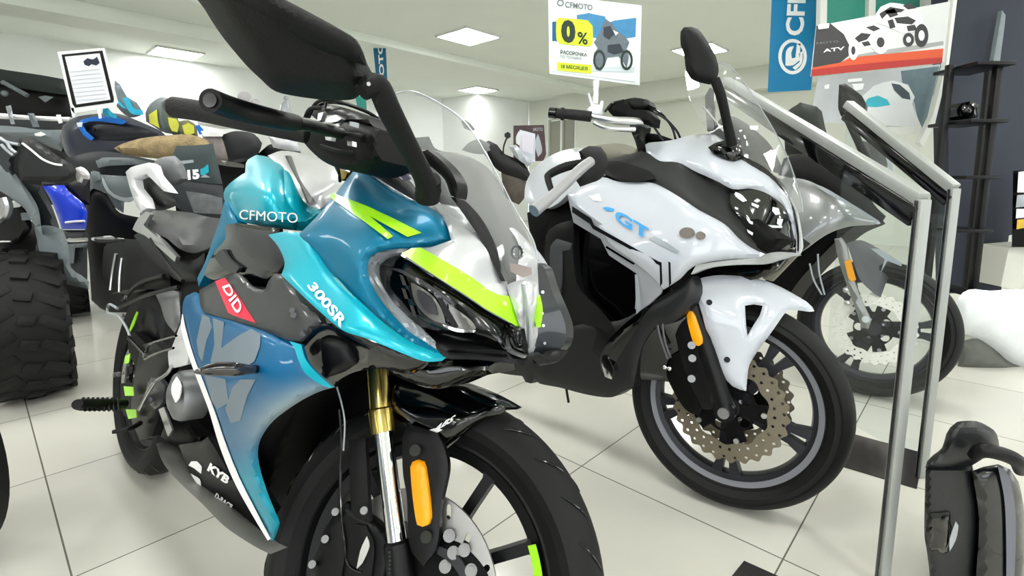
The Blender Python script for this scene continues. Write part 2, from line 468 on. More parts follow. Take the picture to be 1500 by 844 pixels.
# light falls in through the added window openings behind the camera
w = bpy.data.worlds.new('world'); SC.world = w; w.use_nodes = True
w.node_tree.nodes['Background'].inputs['Color'].default_value = (.93, .97, 1, 1)
w.node_tree.nodes['Background'].inputs['Strength'].default_value = 3.0
SC.view_settings.view_transform = 'Standard'; SC.view_settings.look = 'None'; SC.view_settings.gamma = 1; SC.view_settings.exposure = 0.42
# rest of the shell behind the camera; walls and window openings added for reflection contrast
RW_ = mat('rear_wall_paint', S(128, 132, 136), .8, noise=.05, nscale=2)
c0_ = K0-AX*17+BX*1.15; c1_ = Vector((-5.5, -5.2, 0)); c2_ = Vector((7.5, -5.2, 0)); c3_ = K0-BX*13
slabw('wall_rear_left', c0_, c1_, 0, HT, .15, RW_)
for nm_, p_, q_ in (('wall_front', c1_, c2_), ('wall_rear_right', c2_, c3_)):
    L3 = lambda s, p_=p_, q_=q_: p_.lerp(q_, s)
    slabw(nm_, L3(0), L3(.2), 0, HT, .15, RW_); slabw(nm_, L3(.85), L3(1), 0, HT, .15, RW_); slabw(nm_, L3(.2), L3(.85), 0, .5, .15, RW_); slabw(nm_, L3(.2), L3(.85), 2.5, HT, .15, RW_); slabw(nm_, L3(.5), L3(.55), .5, 2.5, .15, RW_)
# dark floor inlay and partition
DT = mat('dark_floor_tile', S(66, 62, 62), .15, noise=.1)
def gpoly(name, pts, m, t=.003, **kw):
    G = [atZ(x, y, 0) for x, y in pts]; n = len(G); 
    V = [g+UP*.0005 for g in G]+[g+UP*t for g in G]
    return ob(name, (V, [tuple(range(n)), tuple(range(n, 2*n))]+[(i, (i+1) % n, (i+1) % n+n, i+n) for i in range(n)]), m, smooth=False, kind='structure', **kw)
gpoly('floor_inlay', [(1200, 623), (1353, 665), (1343, 717), (1180, 668)], DT)
gpoly('floor_inlay', [(1090, 823), (1150, 850), (1130, 880), (1060, 860)], DT)
NAVY = mat('navy_partition_panel', S(62, 68, 84), .7, noise=.08, nscale=6)
pa, pb = atY(1382, 100, 3.3), atY(1475, 200, 2.7)
pa.z = pb.z = 0
# partition panel, dark rack
def yslab(px0, py0, px1, py1, Y, th):
    a = atY(px0, py1, Y); b = atY(px1, py1, Y); zt = atY(px0, py0, Y).z
    return a, b, zt
def panelY(pts, Y, th, dz=None):
    """outline at distance Y (flat, facing the room), th thick"""
    V = [atY(x, y, Y) for x, y in pts]; n = len(V)
    W = [v+Vector((0, th, 0)) for v in V]
    return V+W, [tuple(range(n)), tuple(range(n, 2*n))]+[(i, (i+1) % n, (i+1) % n+n, i+n) for i in range(n)]
FAR = Frame((0, 3.2, 0), 0)      # plane facing the camera, 3.2 m away
def FY(Y, yaw=0): return Frame((0, Y, 0), yaw)
ob('wall_partition', panelY([(1386, -60), (1560, -60), (1540, 330), (1478, 345), (1466, 430), (1392, 430)], 3.45, .12), NAVY, smooth=False, kind='structure')
# ================================================================ wheel builder
def make_wheel(name, fr, R, parent, wr, rr, rimm, spokes, stripe=None, disc=None, disc_lat=.06, disc_r=.15, wavy=False, dmat=None, grooves=True, steer_hub=.03, holes='slot', stripe_arc=(0, 360), stripe_rs=(.9, .985), ntwin=5, tag2=None):
    """fr: frame whose origin is the ground contact of this wheel"""
    C = fr.L(0, 0, R); A = fr.r; u = fr.x; v = fr.z
    tw = wr
    # tyre cross section
    prof = []
    for i in range(19):
        a = math.radians(-100+200*i/18); prof.append((R-tw*.78+tw*.78*math.cos(a) if abs(a) < 1.57 else R-tw*.78+tw*.9*math.cos(a), tw*math.sin(a)))
    prof = [(rr-.002, -tw*.62)]+prof[1:-1]+[(rr-.002, tw*.62)]
    ty = ob(name+'_tyre', ring(C, A, prof, 96, u=u), RUB, parent)
    sw = ob('sidewall', ring(C, A, [(rr, tw*.70), (rr+.035, tw*.97), (rr+.038, tw*.955), (rr+.002, tw*.66)], 96, u=u), RUBS, ty)
    if grooves:
        GR = BLKG
        for k in range(26):
            a0 = 2*math.pi*k/26
            for sd in (1, -1):
                P = []
                for j in range(6):
                    q = j/5; th = math.radians(sd*(14+42*q)); a = a0+q*.16+(.12 if sd < 0 else 0)
                    rad = R-tw*.78+(tw*.78+.0006)*math.cos(th); P.append(C+(u*math.cos(a)+v*math.sin(a))*rad+A*(tw+.0006)*math.sin(th))
                pass
                if k % 2 == 0 or sd == 1:
                    GROOVES.append((ty, tube(P, [.0006, .0016, .002, .002, .0016, .0006], 6, cap=False)))
    rw = tw*.55
    rim = ob(name+'_rim', ring(C, A, [(rr+.004, -rw-.004), (rr-.006, -rw-.004), (rr-.012, -rw+.006), (rr-.03, -rw+.012), (rr-.034, 0), (rr-.03, rw-.012), (rr-.012, rw-.006), (rr-.006, rw+.004), (rr+.004, rw+.004), (rr, rw-.004), (rr-.006, 0), (rr, -rw+.004)], 96, u=u), rimm, parent)
    hr = steer_hub
    ob('hub', join(tube([C-A*(rw+.03), C+A*(rw+.03)], hr, 24), ring(C, A, [(hr*.8, -rw), (hr*1.6, -rw), (hr*1.6, rw), (hr*.8, rw)], 32, u=u)), rimm, rim)
    # spokes
    for k in range(ntwin):
        an = 2*math.pi*k/ntwin+spokes['ph']
        c, s = math.cos(an), math.sin(an); w0, w1 = spokes['w0'], spokes['w1']; sp = spokes.get('split', 0)
        r0 = hr*1.2; r1 = rr-.02
        if sp:
            lp = [[(r0, -w0), (r1-.05, -w1), (r1+.004, -w1-.02), (r1+.004, w1+.02), (r1-.05, w1), (r0, w0)], [(r1-.055, -sp*.55), (r1-.004, -sp), (r1-.004, sp), (r1-.055, sp*.55)]]
        else:
            lp = [[(r0, -w0), (r0+(r1-r0)*.6, -w1), (r1-.015, -w1*1.05), (r1+.004, -w1*2), (r1+.004, w1*2), (r1-.015, w1*1.05), (r0+(r1-r0)*.6, w1), (r0, w0)]]
        lp = [[(x*c-y*s, x*s+y*c) for x, y in l] for l in lp]
        ob('spoke', ext2(C, u, v, A, lp, rw*1.1, -rw*.45), rimm, rim, smooth=False)
    if stripe:
        ob('rim_stripe', ring(C, A, [(rr*stripe_rs[0], rw+.0005), (rr*stripe_rs[1], rw+.006), (rr*stripe_rs[1], rw+.004), (rr*stripe_rs[0], rw-.003)], 80, u=u, a0=stripe_arc[0], a1=stripe_arc[1]), stripe, rim)
    if disc:
        for sd in ((1, -1) if disc == 2 else (1,)):
            lp = []
            nW = 26
            if wavy: lp.append([((disc_r+.005*math.cos(nW*a))*math.cos(a), (disc_r+.005*math.cos(nW*a))*math.sin(a)) for a in [2*math.pi*i/(nW*8) for i in range(nW*8)]])
            else: lp.append(circ(disc_r, 96))
            ri = disc_r*.68
            lp.append([((ri-.004*math.cos(10*a))*math.cos(a), (ri-.004*math.cos(10*a))*math.sin(a)) for a in [2*math.pi*i/80 for i in range(80)]])
            nh = 30 if holes == 'round' else 16
            for i in range(nh):
                a = 2*math.pi*i/nh
                if holes == 'round':
                    for rq in (.78, .93): 
                        aa = a+(.1 if rq > .9 else 0); lp.append(circ(.0042, 10, disc_r*rq*math.cos(aa), disc_r*rq*math.sin(aa)))
                else:
                    rq = disc_r*(.84+.05*(i % 2)); lp.append(slot(rq*math.cos(a), rq*math.sin(a), .014, .0045, a+.5))
            dsc = ob('brake_disc', ext2(C, u, v, A*sd, lp, .005, disc_lat-.0025), dmat or DISC, parent, smooth=False)
            # carrier with bolts
            lp = [[((ri*(.98 if math.cos(5*a) > .2 else .72))*math.cos(a), (ri*(.98 if math.cos(5*a) > .2 else .72))*math.sin(a)) for a in [2*math.pi*i/120 for i in range(120)]], circ(hr, 24)]
            for i in range(5):
                a = 2*math.pi*i/5+.2; lp.append(circ(ri*.16, 16, ri*.52*math.cos(a+.43), ri*.52*math.sin(a+.43)))
            ob('disc_carrier', ext2(C, u, v, A*sd, lp, .006, disc_lat-.008), BLKD, dsc, smooth=False)
            if sd == 1:
                for i in range(5):
                    a = 2*math.pi*i/5; p = C+(u*math.cos(a)+v*math.sin(a))*ri*.9+A*disc_lat
                    ob('bolt', tube([p, p+A*.008], .0075, 12), STEEL, dsc)
                for i in range(5):
                    a = 2*math.pi*i/5+.63; p = C+(u*math.cos(a)+v*math.sin(a))*hr*1.35+A*disc_lat
                    ob('bolt', tube([p, p+A*.006], .006, 8), CHR, dsc)
    return C
GROOVES = []
def flush_grooves():
    by = {}
    for ty, vf in GROOVES: by.setdefault(ty.name, [ty, []])[1].append(vf)
    for ty, L in by.values():
        o = ob('tread_groove', join(*L), BLKG, ty); o['kind'] = 'stuff'
    GROOVES.clear()
# ================================================================ teal sport bike
T = Frame((-1.2, 1.55, 0), -40, 10)
TW = Frame((-.1804, .6545, 0), -16.6, 23.4)
teal = thing('sport_motorcycle', (-.7, 1.1, 0), 'teal faired sport motorcycle with lime stripes, gold fork and black mirrors, nearest to the camera', 'motorcycle')
def tp(name, poly, lat, m, parent=None, fr=T, **kw):
    lb = kw.pop('label', None); sm_ = kw.pop('smooth', True); mir = kw.get('mirror', False); kd = kw.pop('kind', None)
    o = ob(name, shell(fr, poly, lat, **kw), m, parent or teal, smooth=sm_)
    if lb: o['label'] = lb
    if kd: o['kind'] = kd
    return o
def tpm(name, poly, lat, m, parent=None, fr=T, **kw):
    """panel with its twin on the far side"""
    o = tp(name, poly, lat, m, parent, fr, **kw); kw.pop('label', None); tp(name, poly, lat, m, parent, fr, **dict(kw, mirror=True)); return o
# wheels
make_wheel('rear', T, .30, teal, .062, .222, BLK, dict(ph=.3, w0=.02, w1=.012), disc=1, disc_r=.11, disc_lat=.07)
make_wheel('front', TW, .30, teal, .055, .226, BLK, dict(ph=.43, w0=.011, w1=.0085), stripe=GREEN, stripe_arc=(-42, 26), stripe_rs=(.87, .935), disc=1, disc_r=.146, disc_lat=.062, ntwin=10)
# engine and frame mass in the middle (dark)
L0 = lambda v: (lambda x, y: v)
tp('engine', [(262, 420), (300, 380), (360, 350), (450, 345), (540, 420), (545, 500), (500, 545), (450, 590), (420, 650), (400, 720), (385, 760), (330, 700), (270, 640), (240, 560), (240, 470)], .07, BLKD, t=.17, edge=.02, ew=20)
tp('steering_head', [(470, 300), (590, 300), (660, 400), (690, 480), (680, 520), (560, 530), (470, 470)], .0, BLKM, t=.09, edge=.01)
tp('radiator', [(430, 560), (520, 530), (560, 560), (540, 640), (470, 700), (410, 760), (385, 700), (390, 630)], -.03, BLKD, t=.1)
# tank
tank_l = [(330, 290, .125), (400, 250, .10), (455, 305, .075), (400, 325, .145), (350, 318, .14), (365, 232, .06), (395, 280, .15), (420, 262, .09), (345, 275, .13)]
tank = tpm('fuel_tank', [(360, 240), (363, 234), (375, 227), (393, 231), (408, 240), (417, 251), (424, 268), (432, 284), (452, 299), (458, 309), (448, 322), (433, 337), (400, 334), (348, 323), (336, 308), (328, 291), (330, 276), (345, 262), (359, 253)], tank_l, TEAL, t=.03, edge=.02, ew=16)
tl = tps(tank_l)
ob('tank_lettering', quad_text('CFMOTO', [(350, 321), (436, 327), (436, 312), (351, 307)], lambda x, y: T.P(x, y, tl(x, y)+.003), bold=0), WVIN, tank)
tp('tank_cover', [(392, 228), (412, 221), (439, 224), (473, 235), (489, 248), (497, 269), (486, 284), (471, 297), (449, 302), (433, 286), (424, 268), (414, 248), (404, 238)], [(392, 228, .06), (440, 225, -.02), (490, 250, -.01), (471, 296, .05), (433, 272, .085), (450, 260, .06)], SILV, t=.03, edge=.008, label='silver top of the fuel tank')
tp('tank_groove', [(417, 228), (424, 228), (446, 262), (459, 296), (450, 298), (438, 270)], [(417, 228, .056), (459, 296, .075), (438, 265, .078)], BLK, t=.004)
tp('knee_panel', [(328, 296), (347, 324), (346, 345), (335, 352), (318, 372), (300, 402), (291, 420), (289, 408), (300, 385), (312, 350), (322, 322)], .135, TEALD, t=.02, edge=.006)
tp('side_trim', [(330, 330), (346, 327), (404, 334), (417, 384), (412, 396), (397, 408), (389, 421), (368, 418), (348, 402), (312, 410), (298, 402), (312, 372), (330, 350)], .165, BLKG, t=.012, edge=.004)
tp('vent_blade', [(327, 365), (334, 378), (351, 392), (345, 400), (335, 399), (322, 388), (314, 378), (320, 368)], .172, GRAPH, t=.006)
tp('vent_panel', [(345, 331), (372, 336), (400, 340), (409, 362), (417, 384), (407, 398), (398, 400), (382, 388), (362, 372), (348, 352)], .176, GRAPH, t=.006, edge=.003)
# upper cowl and beak
cowl_l = [(430, 345, .195), (485, 292, .155), (524, 244, .105), (577, 277, .098), (631, 307, .092), (661, 352, .085), (612, 364, .125), (545, 366, .18), (533, 395, .19), (580, 488, .168), (652, 522, .125), (520, 440, .192), (470, 398, .188), (560, 315, .15), (500, 350, .185), (600, 500, .16)]
cl = tps(cowl_l)
cowl = tpm('upper_fairing', [(524, 243), (548, 257), (577, 276), (606, 293), (631, 306), (649, 322), (661, 352), (640, 359), (612, 364), (580, 364), (555, 368), (540, 376), (535, 390), (537, 408), (548, 430), (566, 455), (590, 480), (618, 500), (652, 523), (634, 522), (600, 505), (560, 477), (520, 442), (478, 400), (455, 368), (433, 347), (445, 336), (463, 318), (485, 292), (505, 266)], cowl_l, TEALD, t=.004, edge=.006, ew=12, step=6)
side_l = [(393, 344, .19), (450, 335, .185), (430, 400, .215), (500, 480, .225), (520, 440, .2), (600, 500, .165), (650, 524, .125), (600, 518, .17), (470, 400, .2)]
sl = tps(side_l)
tpm('side_cowl', [(393, 344), (420, 339), (440, 341), (458, 366), (480, 398), (522, 440), (562, 476), (602, 503), (652, 523), (644, 529), (620, 529), (590, 518), (540, 497), (502, 484), (470, 458), (440, 430), (412, 403), (417, 385), (408, 362)], side_l, TEAL, t=.004, edge=.003, ew=10, step=6)
cf = lambda d, o: (lambda x, y: T.P(x, y, d(x, y)+o))
def decal(name, poly, d, m, parent, o=.0015, fr=T, **kw):
    r = ob(name, shell(fr, poly, d, t=.0008, off=o, step=5, **kw), m, parent); return r
decal('lime_stripe', [(486, 282), (540, 303), (580, 322), (617, 341), (597, 347), (541, 316), (575, 346), (568, 350), (530, 322), (483, 289)], cl, GREEN, cowl, o=.003, round_=False)
decal('pinstripe', [(524, 245), (577, 277), (577, 280), (522, 248)], cl, WVIN, cowl, o=-.004)
ob('model_lettering', quad_text('300SR', [(449, 419), (499, 481), (507, 466), (459, 410)], cf(sl, .002), bold=.03, shear=.15), WVIN, bpy.data.objects['side_cowl'])
decal('side_sticker', [(478, 405), (492, 407), (524, 442), (520, 450), (505, 440)], cl, mat('pale_teal_vinyl', (.12, .42, .45), .4), cowl, o=.004)
# silver nose
nose_l = [(612, 298, .10), (640, 300, .07), (692, 318, .045), (729, 393, .03), (742, 420, .02), (744, 435, .025), (650, 382, .12), (615, 364, .13), (661, 345, .095), (700, 380, .07), (588, 372, .15), (713, 454, .07), (761, 481, .016), (770, 519, .004), (778, 412, .0), (760, 430, .008)]
nl = tps(nose_l)
nose = tpm('nose_panel', [(612, 294), (640, 298), (670, 303), (692, 318), (712, 352), (729, 390), (741, 415), (746, 435), (762, 482), (740, 470), (713, 455), (680, 433), (640, 407), (587, 374), (603, 363), (630, 362), (661, 352), (652, 325), (631, 306)], nose_l, SILV, t=.004, edge=.006, ew=8)
decal('lime_band', [(588, 371), (603, 364), (616, 363), (652, 383), (692, 407), (717, 426), (730, 432), (745, 434), (753, 455), (762, 481), (738, 467), (713, 453), (676, 428), (630, 399)], nl, GREEN, nose, round_=False, o=.002)
tp('nose_blade', [(741, 418), (755, 412), (770, 410), (780, 416), (786, 450), (788, 470), (783, 500), (776, 520), (768, 520), (762, 482), (752, 450)], [(742, 425, .022), (770, 412, .012), (788, 460, -.012), (776, 518, .0), (765, 480, .02), (768, 450, .024)], SILV, t=.012, edge=.004, ew=6)
tp('nose_crease', [(763, 416), (766, 416), (775, 470), (775, 510), (772, 510), (770, 470)], [(763, 416, .028), (775, 470, .0245), (773, 510, .012)], LGRAY, t=.004)
tp('nose_far_stripe', [(780, 430), (785, 432), (789, 455), (786, 480), (783, 470)], -.004, GREEN, t=.01)
tp('lower_nose_trim', [(713, 452), (735, 466), (762, 482), (768, 520), (745, 513), (738, 495), (726, 474)], .03, BLKG, t=.01, edge=.004)
tp('chrome_edge', [(712, 455), (716, 455), (730, 475), (741, 497), (746, 511), (768, 521), (766, 525), (743, 515), (736, 497), (724, 476)], .036, STEEL, t=.006)
# headlamp
BOWL = mat('lamp_bowl', S(120, 118, 116), .22, metal=.7, noise=.4, nscale=60)
tpm('headlamp_surround', [(614, 361), (575, 361), (548, 367), (537, 378), (534, 396), (546, 428), (568, 457), (596, 484), (630, 508), (645, 514), (622, 494), (594, 466), (566, 436), (550, 406), (549, 388), (566, 380), (590, 374)], [(614, 361, .12), (545, 368, .165), (537, 400, .17), (600, 488, .155), (645, 514, .125), (550, 398, .15)], LGRAY, t=.01, edge=.004, ew=6, label='silver grey surround of the headlamp')
hl_l = [(548, 385, .145), (590, 376, .14), (713, 455, .065), (745, 512, .04), (690, 497, .09), (580, 450, .145), (640, 430, .13)]
hd = tpm('headlamp', [(549, 386), (562, 380), (588, 377), (630, 402), (676, 431), (713, 456), (728, 474), (738, 495), (745, 513), (727, 508), (690, 498), (650, 489), (607, 478), (580, 452), (556, 418)], hl_l, BLKG, t=.03, edge=.006)
hf = tps(hl_l)
decal('reflector_bowl', [(602, 414), (613, 419), (634, 434), (647, 455), (652, 475), (632, 468), (614, 452), (605, 434)], hf, BOWL, hd, o=.004)
decal('bowl_shade', [(610, 424), (620, 428), (636, 444), (641, 462), (626, 458), (614, 442)], hf, GRAPH, hd, o=.006)
decal('reflector_bowl', [(657, 446), (672, 456), (690, 470), (697, 481), (690, 486), (672, 482), (660, 470)], hf, BOWL, hd, o=.004)
decal('lamp_divider', [(640, 436), (648, 440), (662, 462), (672, 480), (664, 479), (652, 462)], hf, BLK, hd, o=.007)
decal('daylight_strip', [(648, 475), (672, 482), (697, 484), (694, 487), (668, 486), (650, 478)], hf, CHR, hd, o=.009)
decal('daylight_strip', [(562, 392), (590, 396), (640, 425), (668, 446), (664, 447), (630, 424), (588, 400)], hf, GRAPH, hd, o=.005)
for a, b in ((585, 410), (588, 430), (600, 455)): decal('lamp_rib', [(a, b-8), (a+5, b-6), (a+10, b+8), (a+5, b+8)], hf, mat('lamp_grey', S(72, 66, 64), .3), hd, o=.003)
# chin and underside
tpm('chin_panel', [(600, 474), (620, 480), (650, 489), (690, 498), (727, 508), (745, 513), (768, 522), (790, 525), (801, 514), (822, 515), (806, 532), (780, 536), (740, 532), (700, 527), (660, 526), (648, 522), (620, 500)], [(600, 474, .13), (650, 510, .12), (745, 520, .04), (800, 520, .0), (700, 505, .075)], BLK, t=.02, edge=.006, label='charcoal chin under the headlamp')
tp('chin_scoop', [(655, 513), (680, 511), (735, 514), (742, 524), (700, 526), (664, 525)], [(655, 513, .128), (742, 520, .055), (700, 515, .1)], BLKG, t=.004, edge=.002)
tp('lower_chin', [(560, 528), (620, 530), (660, 527), (725, 532), (722, 548), (700, 552), (680, 556), (640, 570), (600, 560), (570, 545)], [(560, 528, .13), (720, 540, .03), (620, 560, .09)], BLKG, t=.05, edge=.01)
# far side strip of the nose beside the white bike, with fasteners
tp('far_fairing', [(787, 385), (797, 392), (808, 425), (822, 458), (829, 482), (826, 506), (812, 518), (790, 524), (780, 522), (786, 490), (790, 455)], [(787, 385, -.02), (797, 470, -.02), (829, 482, -.045), (812, 518, -.035)], mat('far_side_dark', S(40, 46, 54), .3, coat=.6), t=.02)
for q in ((795, 428), (794, 459), (796, 477), (798, 503)): ob('bolt', tube([T.P(q[0], q[1], -.015), T.P(q[0], q[1], -.023)], .0022, 8), CHR, bpy.data.objects['far_fairing'])
# graphite mid panel with sticker
mid_l = [(293, 440, .19), (349, 405, .185), (410, 402, .19), (431, 499, .235), (502, 483, .215), (370, 440, .205), (298, 457, .205), (440, 450, .22)]
ml = tps(mid_l)
mid = tpm('mid_fairing', [(292, 425), (314, 413), (332, 405), (348, 401), (357, 408), (367, 419), (382, 425), (389, 423), (393, 412), (401, 402), (412, 401), (440, 432), (470, 460), (502, 483), (486, 474), (472, 477), (461, 481), (448, 491), (440, 500), (424, 499), (380, 483), (340, 470), (298, 457), (293, 445)], mid_l, GRAPH, t=.004, edge=.005, ew=7)
st = decal('red_sticker', [(315, 412), (329, 407), (350, 436), (374, 473), (341, 462), (334, 458), (324, 434)], ml, RED, mid, round_=False)
ob('sticker_lettering', quad_text('DID', [(325, 420), (347, 463), (356, 449), (336, 416)], cf(ml, .0035), bold=.02), WVIN, mid)
for q in ((428, 455), (430, 462)): ob('fastener', tube([T.P(q[0], q[1], ml(*q)+.003), T.P(q[0], q[1], ml(*q)-.002)], .004, 10), BLKG, mid)
# big lower side fairing: blue fading to silver and teal, printed shapes
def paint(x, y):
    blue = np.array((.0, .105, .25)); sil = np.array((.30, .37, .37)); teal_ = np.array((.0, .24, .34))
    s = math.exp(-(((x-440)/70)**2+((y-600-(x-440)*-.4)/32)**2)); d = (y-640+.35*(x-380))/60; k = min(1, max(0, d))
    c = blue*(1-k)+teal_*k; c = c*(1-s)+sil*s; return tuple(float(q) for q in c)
low_l = [(270, 440, .17), (298, 457, .20), (430, 502, .232), (487, 568, .225), (440, 590, .235), (290, 540, .20), (320, 620, .20), (393, 790, .15), (377, 690, .185), (350, 560, .25), (360, 700, .18)]
ll = tps(low_l)
low = tp('side_fairing', [(272, 434), (284, 428), (291, 432), (294, 450), (299, 458), (340, 471), (380, 484), (424, 500), (441, 505), (446, 524), (452, 536), (487, 568), (465, 574), (440, 586), (410, 606), (392, 622), (378, 644), (374, 664), (378, 690), (388, 722), (400, 752), (406, 768), (398, 793), (376, 757), (346, 702), (326, 650), (310, 600), (300, 575), (280, 522), (269, 478), (267, 452)], low_l, PAINT, vcol=paint, t=.004, edge=.008, ew=10, kind=None)
decal('fairing_bevel', [(424, 500), (441, 505), (447, 526), (462, 545), (487, 568), (474, 566), (448, 548), (438, 530), (431, 510)], ll, TEAL, low, o=.002)
for i, pl in enumerate([[(296, 461), (306, 465), (310, 480), (302, 500), (296, 530), (291, 520), (288, 500)], [(312, 466), (328, 472), (324, 510), (352, 490), (368, 482), (381, 490), (380, 508), (372, 530), (355, 540), (345, 545), (318, 540), (308, 530), (314, 505)], [(340, 568), (352, 556), (374, 556), (362, 580), (356, 600), (352, 616), (338, 620), (330, 600)], [(300, 550), (330, 556), (335, 590), (318, 600), (310, 588)]]):
    decal('printed_shape', pl, ll, PRT, low, round_=False)
decal('white_edge', [(267, 460), (271, 480), (283, 522), (302, 572), (315, 606), (330, 650), (350, 700), (376, 752), (396, 790), (392, 792), (368, 752), (342, 704), (322, 655), (306, 602), (296, 575), (277, 524), (265, 480)], ll, WVIN, low, o=.002)
# black belly pan with maker lettering
belly_l = [(235, 650, .13), (300, 640, .15), (393, 793, .13), (330, 740, .12), (320, 690, .16)]
bl = tps(belly_l)
be = tp('belly_pan', [(262, 652), (296, 646), (304, 640), (324, 672), (346, 712), (372, 756), (397, 793), (392, 797), (360, 782), (322, 752), (296, 722), (276, 690)], belly_l, BLK, t=.05, edge=.006)
tp('lower_trim', [(228, 650), (240, 650), (262, 668), (296, 720), (322, 752), (362, 782), (392, 797), (396, 812), (372, 800), (330, 772), (296, 738), (262, 706), (240, 680)], [(228, 650, .11), (300, 720, .125), (395, 800, .12)], mat('lower_trim_reflection', S(120, 120, 116), .5), t=.03, edge=.006)  # pale gray stands in for the floor's reflection on this trim
ob('belly_lettering', quad_text('KYB', [(303, 689), (332, 710), (338, 700), (308, 678)], lambda x, y: T.P(x, y, bl(x, y)+.003), bold=.05), WVIN, be)
ob('belly_lettering', quad_text('D-RACE', [(314, 729), (338, 747), (341, 740), (317, 722)], lambda x, y: T.P(x, y, bl(x, y)+.008), bold=.03), WVIN, be)
e0 = [(277+11*math.cos(a)*.62-3, 686+15*math.sin(a)) for a in [i*math.pi/10 for i in range(20)]]
decal('emblem', [(x+8, y) for x, y in [(268, 682), (272, 676), (280, 676), (287, 684), (286, 694), (281, 690), (276, 686)]], bl, WVIN, be, o=.003)
decal('emblem', [(279, 694), (292, 702), (294, 712), (288, 708)], bl, WVIN, be, o=.003)
# wheel-well black edge panel between side fairing and fork
tp('inner_fairing', [(441, 505), (462, 480), (474, 474), (502, 484), (540, 498), (590, 519), (628, 530), (600, 548), (560, 540), (520, 545), (492, 560), (488, 568), (462, 548), (446, 528)], [(441, 505, .222), (502, 484, .205), (628, 530, .13), (520, 545, .17), (480, 520, .18)], BLKG, t=.006, edge=.004)
tp('air_duct', [(470, 498), (482, 494), (510, 500), (520, 532), (500, 545), (480, 552), (472, 530)], [(470, 498, .21), (515, 532, .185), (480, 552, .2)], BLK, t=.006, edge=.004)
# front indicator on its stalk
ind = ob('indicator', join(ptube(T, [(400, 541, .215), (385, 541, .24), (370, 541, .26)], [9, 6, 7])), BLK, teal)
il = [(284, 543, .36), (370, 541, .27)]
i2 = ob('indicator_lens', ptube(T, [(284, 545, .335), (292, 544, .33), (315, 541, .31), (345, 541, .285), (372, 542, .26)], [1, 5, 10.5, 11, 6], seg=14), mat('smoked_indicator_lens', S(62, 56, 56), .12, coat=1, noise=.3, nscale=90), ind)
# windshield
ws_l = [(552, 170, .115), (552, 205, .12), (570, 240, .118), (600, 270, .115), (640, 300, .09), (690, 330, .06), (730, 390, .03), (600, 133, .02), (567, 140, .07), (680, 185, -.01), (735, 270, -.025), (785, 375, -.012), (660, 230, .05), (620, 190, .06), (700, 290, .035)]
wsh = tp('windshield', [(567, 141), (580, 135), (600, 133), (620, 139), (640, 149), (662, 163), (683, 181), (702, 208), (720, 240), (736, 271), (752, 302), (768, 328), (780, 350), (788, 382), (778, 405), (757, 413), (742, 415), (728, 388), (710, 355), (690, 330), (655, 312), (620, 290), (590, 262), (568, 240), (554, 212), (550, 180)], ws_l, SMK, t=.003)
ob('windshield_rim', ptube(T, [(x, y, tps(ws_l)(x, y)+.001) for x, y in [(567, 141), (600, 133), (640, 149), (683, 181), (720, 240), (752, 302), (780, 350), (788, 382)]], 1.0, seg=6), LGRAY, wsh)
tp('instrument_cowl', [(604, 217), (622, 220), (650, 222), (676, 226), (700, 240), (716, 258), (730, 285), (748, 320), (765, 352), (774, 386), (764, 408), (743, 408), (722, 372), (700, 336), (665, 312), (636, 290), (612, 262)], [(604, 217, .06), (676, 226, -.03), (774, 386, -.04), (743, 405, -.005), (636, 290, .055), (700, 300, .0)], mat('instrument_cowl_gray', S(98, 98, 99), .5), t=.02, edge=.012, ew=20)
tp('cowl_rail', [(618, 222), (626, 219), (645, 234), (661, 252), (670, 272), (668, 290), (660, 286), (652, 264), (636, 248), (624, 238)], .105, BLK, t=.02, edge=.004)
tp('cowl_rail', [(660, 288), (672, 292), (695, 316), (712, 345), (730, 385), (740, 412), (734, 412), (716, 372), (700, 345), (682, 318)], [(660, 288, .10), (700, 335, .06), (738, 410, .03)], BLK, t=.012, edge=.003)
tp('cowl_trim', [(528, 238), (545, 232), (590, 258), (612, 285), (606, 293), (577, 276), (548, 257)], [(528, 238, .1), (606, 290, .1), (590, 262, .09)], GRAPH, t=.006, edge=.003)
e = [(757+9*math.cos(a), 370+11*math.sin(a)) for a in [i*math.pi/9 for i in range(18)]]; ei = [(757+5.5*math.cos(a), 370+7.5*math.sin(a)) for a in [i*math.pi/9 for i in range(18)]]
ob('nose_emblem', shell(T, e, .002, t=.003, holes=[ei], step=4), CHR, teal)
tp('nose_reflection', [(746, 385), (762, 388), (776, 392), (777, 402), (765, 406), (748, 398)], [(746, 385, .006), (777, 400, -.006), (765, 406, .0)], mat('nose_reflection_tone', S(150, 128, 122), .2, coat=1), t=.004)  # painted reflection patch at the foot of the windshield
# mirrors
mir_l = [(546, 117, .285), (310, 15, .415), (430, 80, .36), (500, 60, .33), (470, 140, .325), (400, -5, .395)]
mlf = tps(mir_l)
mh = tp('mirror_head', [(278, -25), (283, -8), (291, 2), (300, 14), (309, 29), (326, 54), (343, 75), (362, 97), (383, 117), (397, 130), (413, 137), (453, 144), (490, 147), (519, 145), (533, 133), (548, 119), (546, 108), (538, 94), (532, 76), (522, 58), (507, 48), (490, 38), (453, 18), (415, -2), (380, -22), (340, -36), (300, -36)], mir_l, BLKM, t=.035, edge=.022, ew=34, tdir='ray')
def ridge(x, y):   # crease along the housing
    a = np.array((318, 6.)); b = np.array((470, 78.)); c = np.array((540, 100.)); return 0
tp('mirror_cap', [(322, -34), (345, -8), (360, 8), (400, 33), (440, 60), (478, 79), (505, 87), (537, 97), (531, 77), (521, 59), (507, 49), (488, 40), (452, 21), (415, 1), (380, -18), (345, -32)], mlf, BLKM, mh, t=.012, off=.004, edge=.005, ew=16, tdir='ray')
arm_l = [(545, 120, .28), (580, 190, .235), (610, 240, .18), (625, 285, .13)]
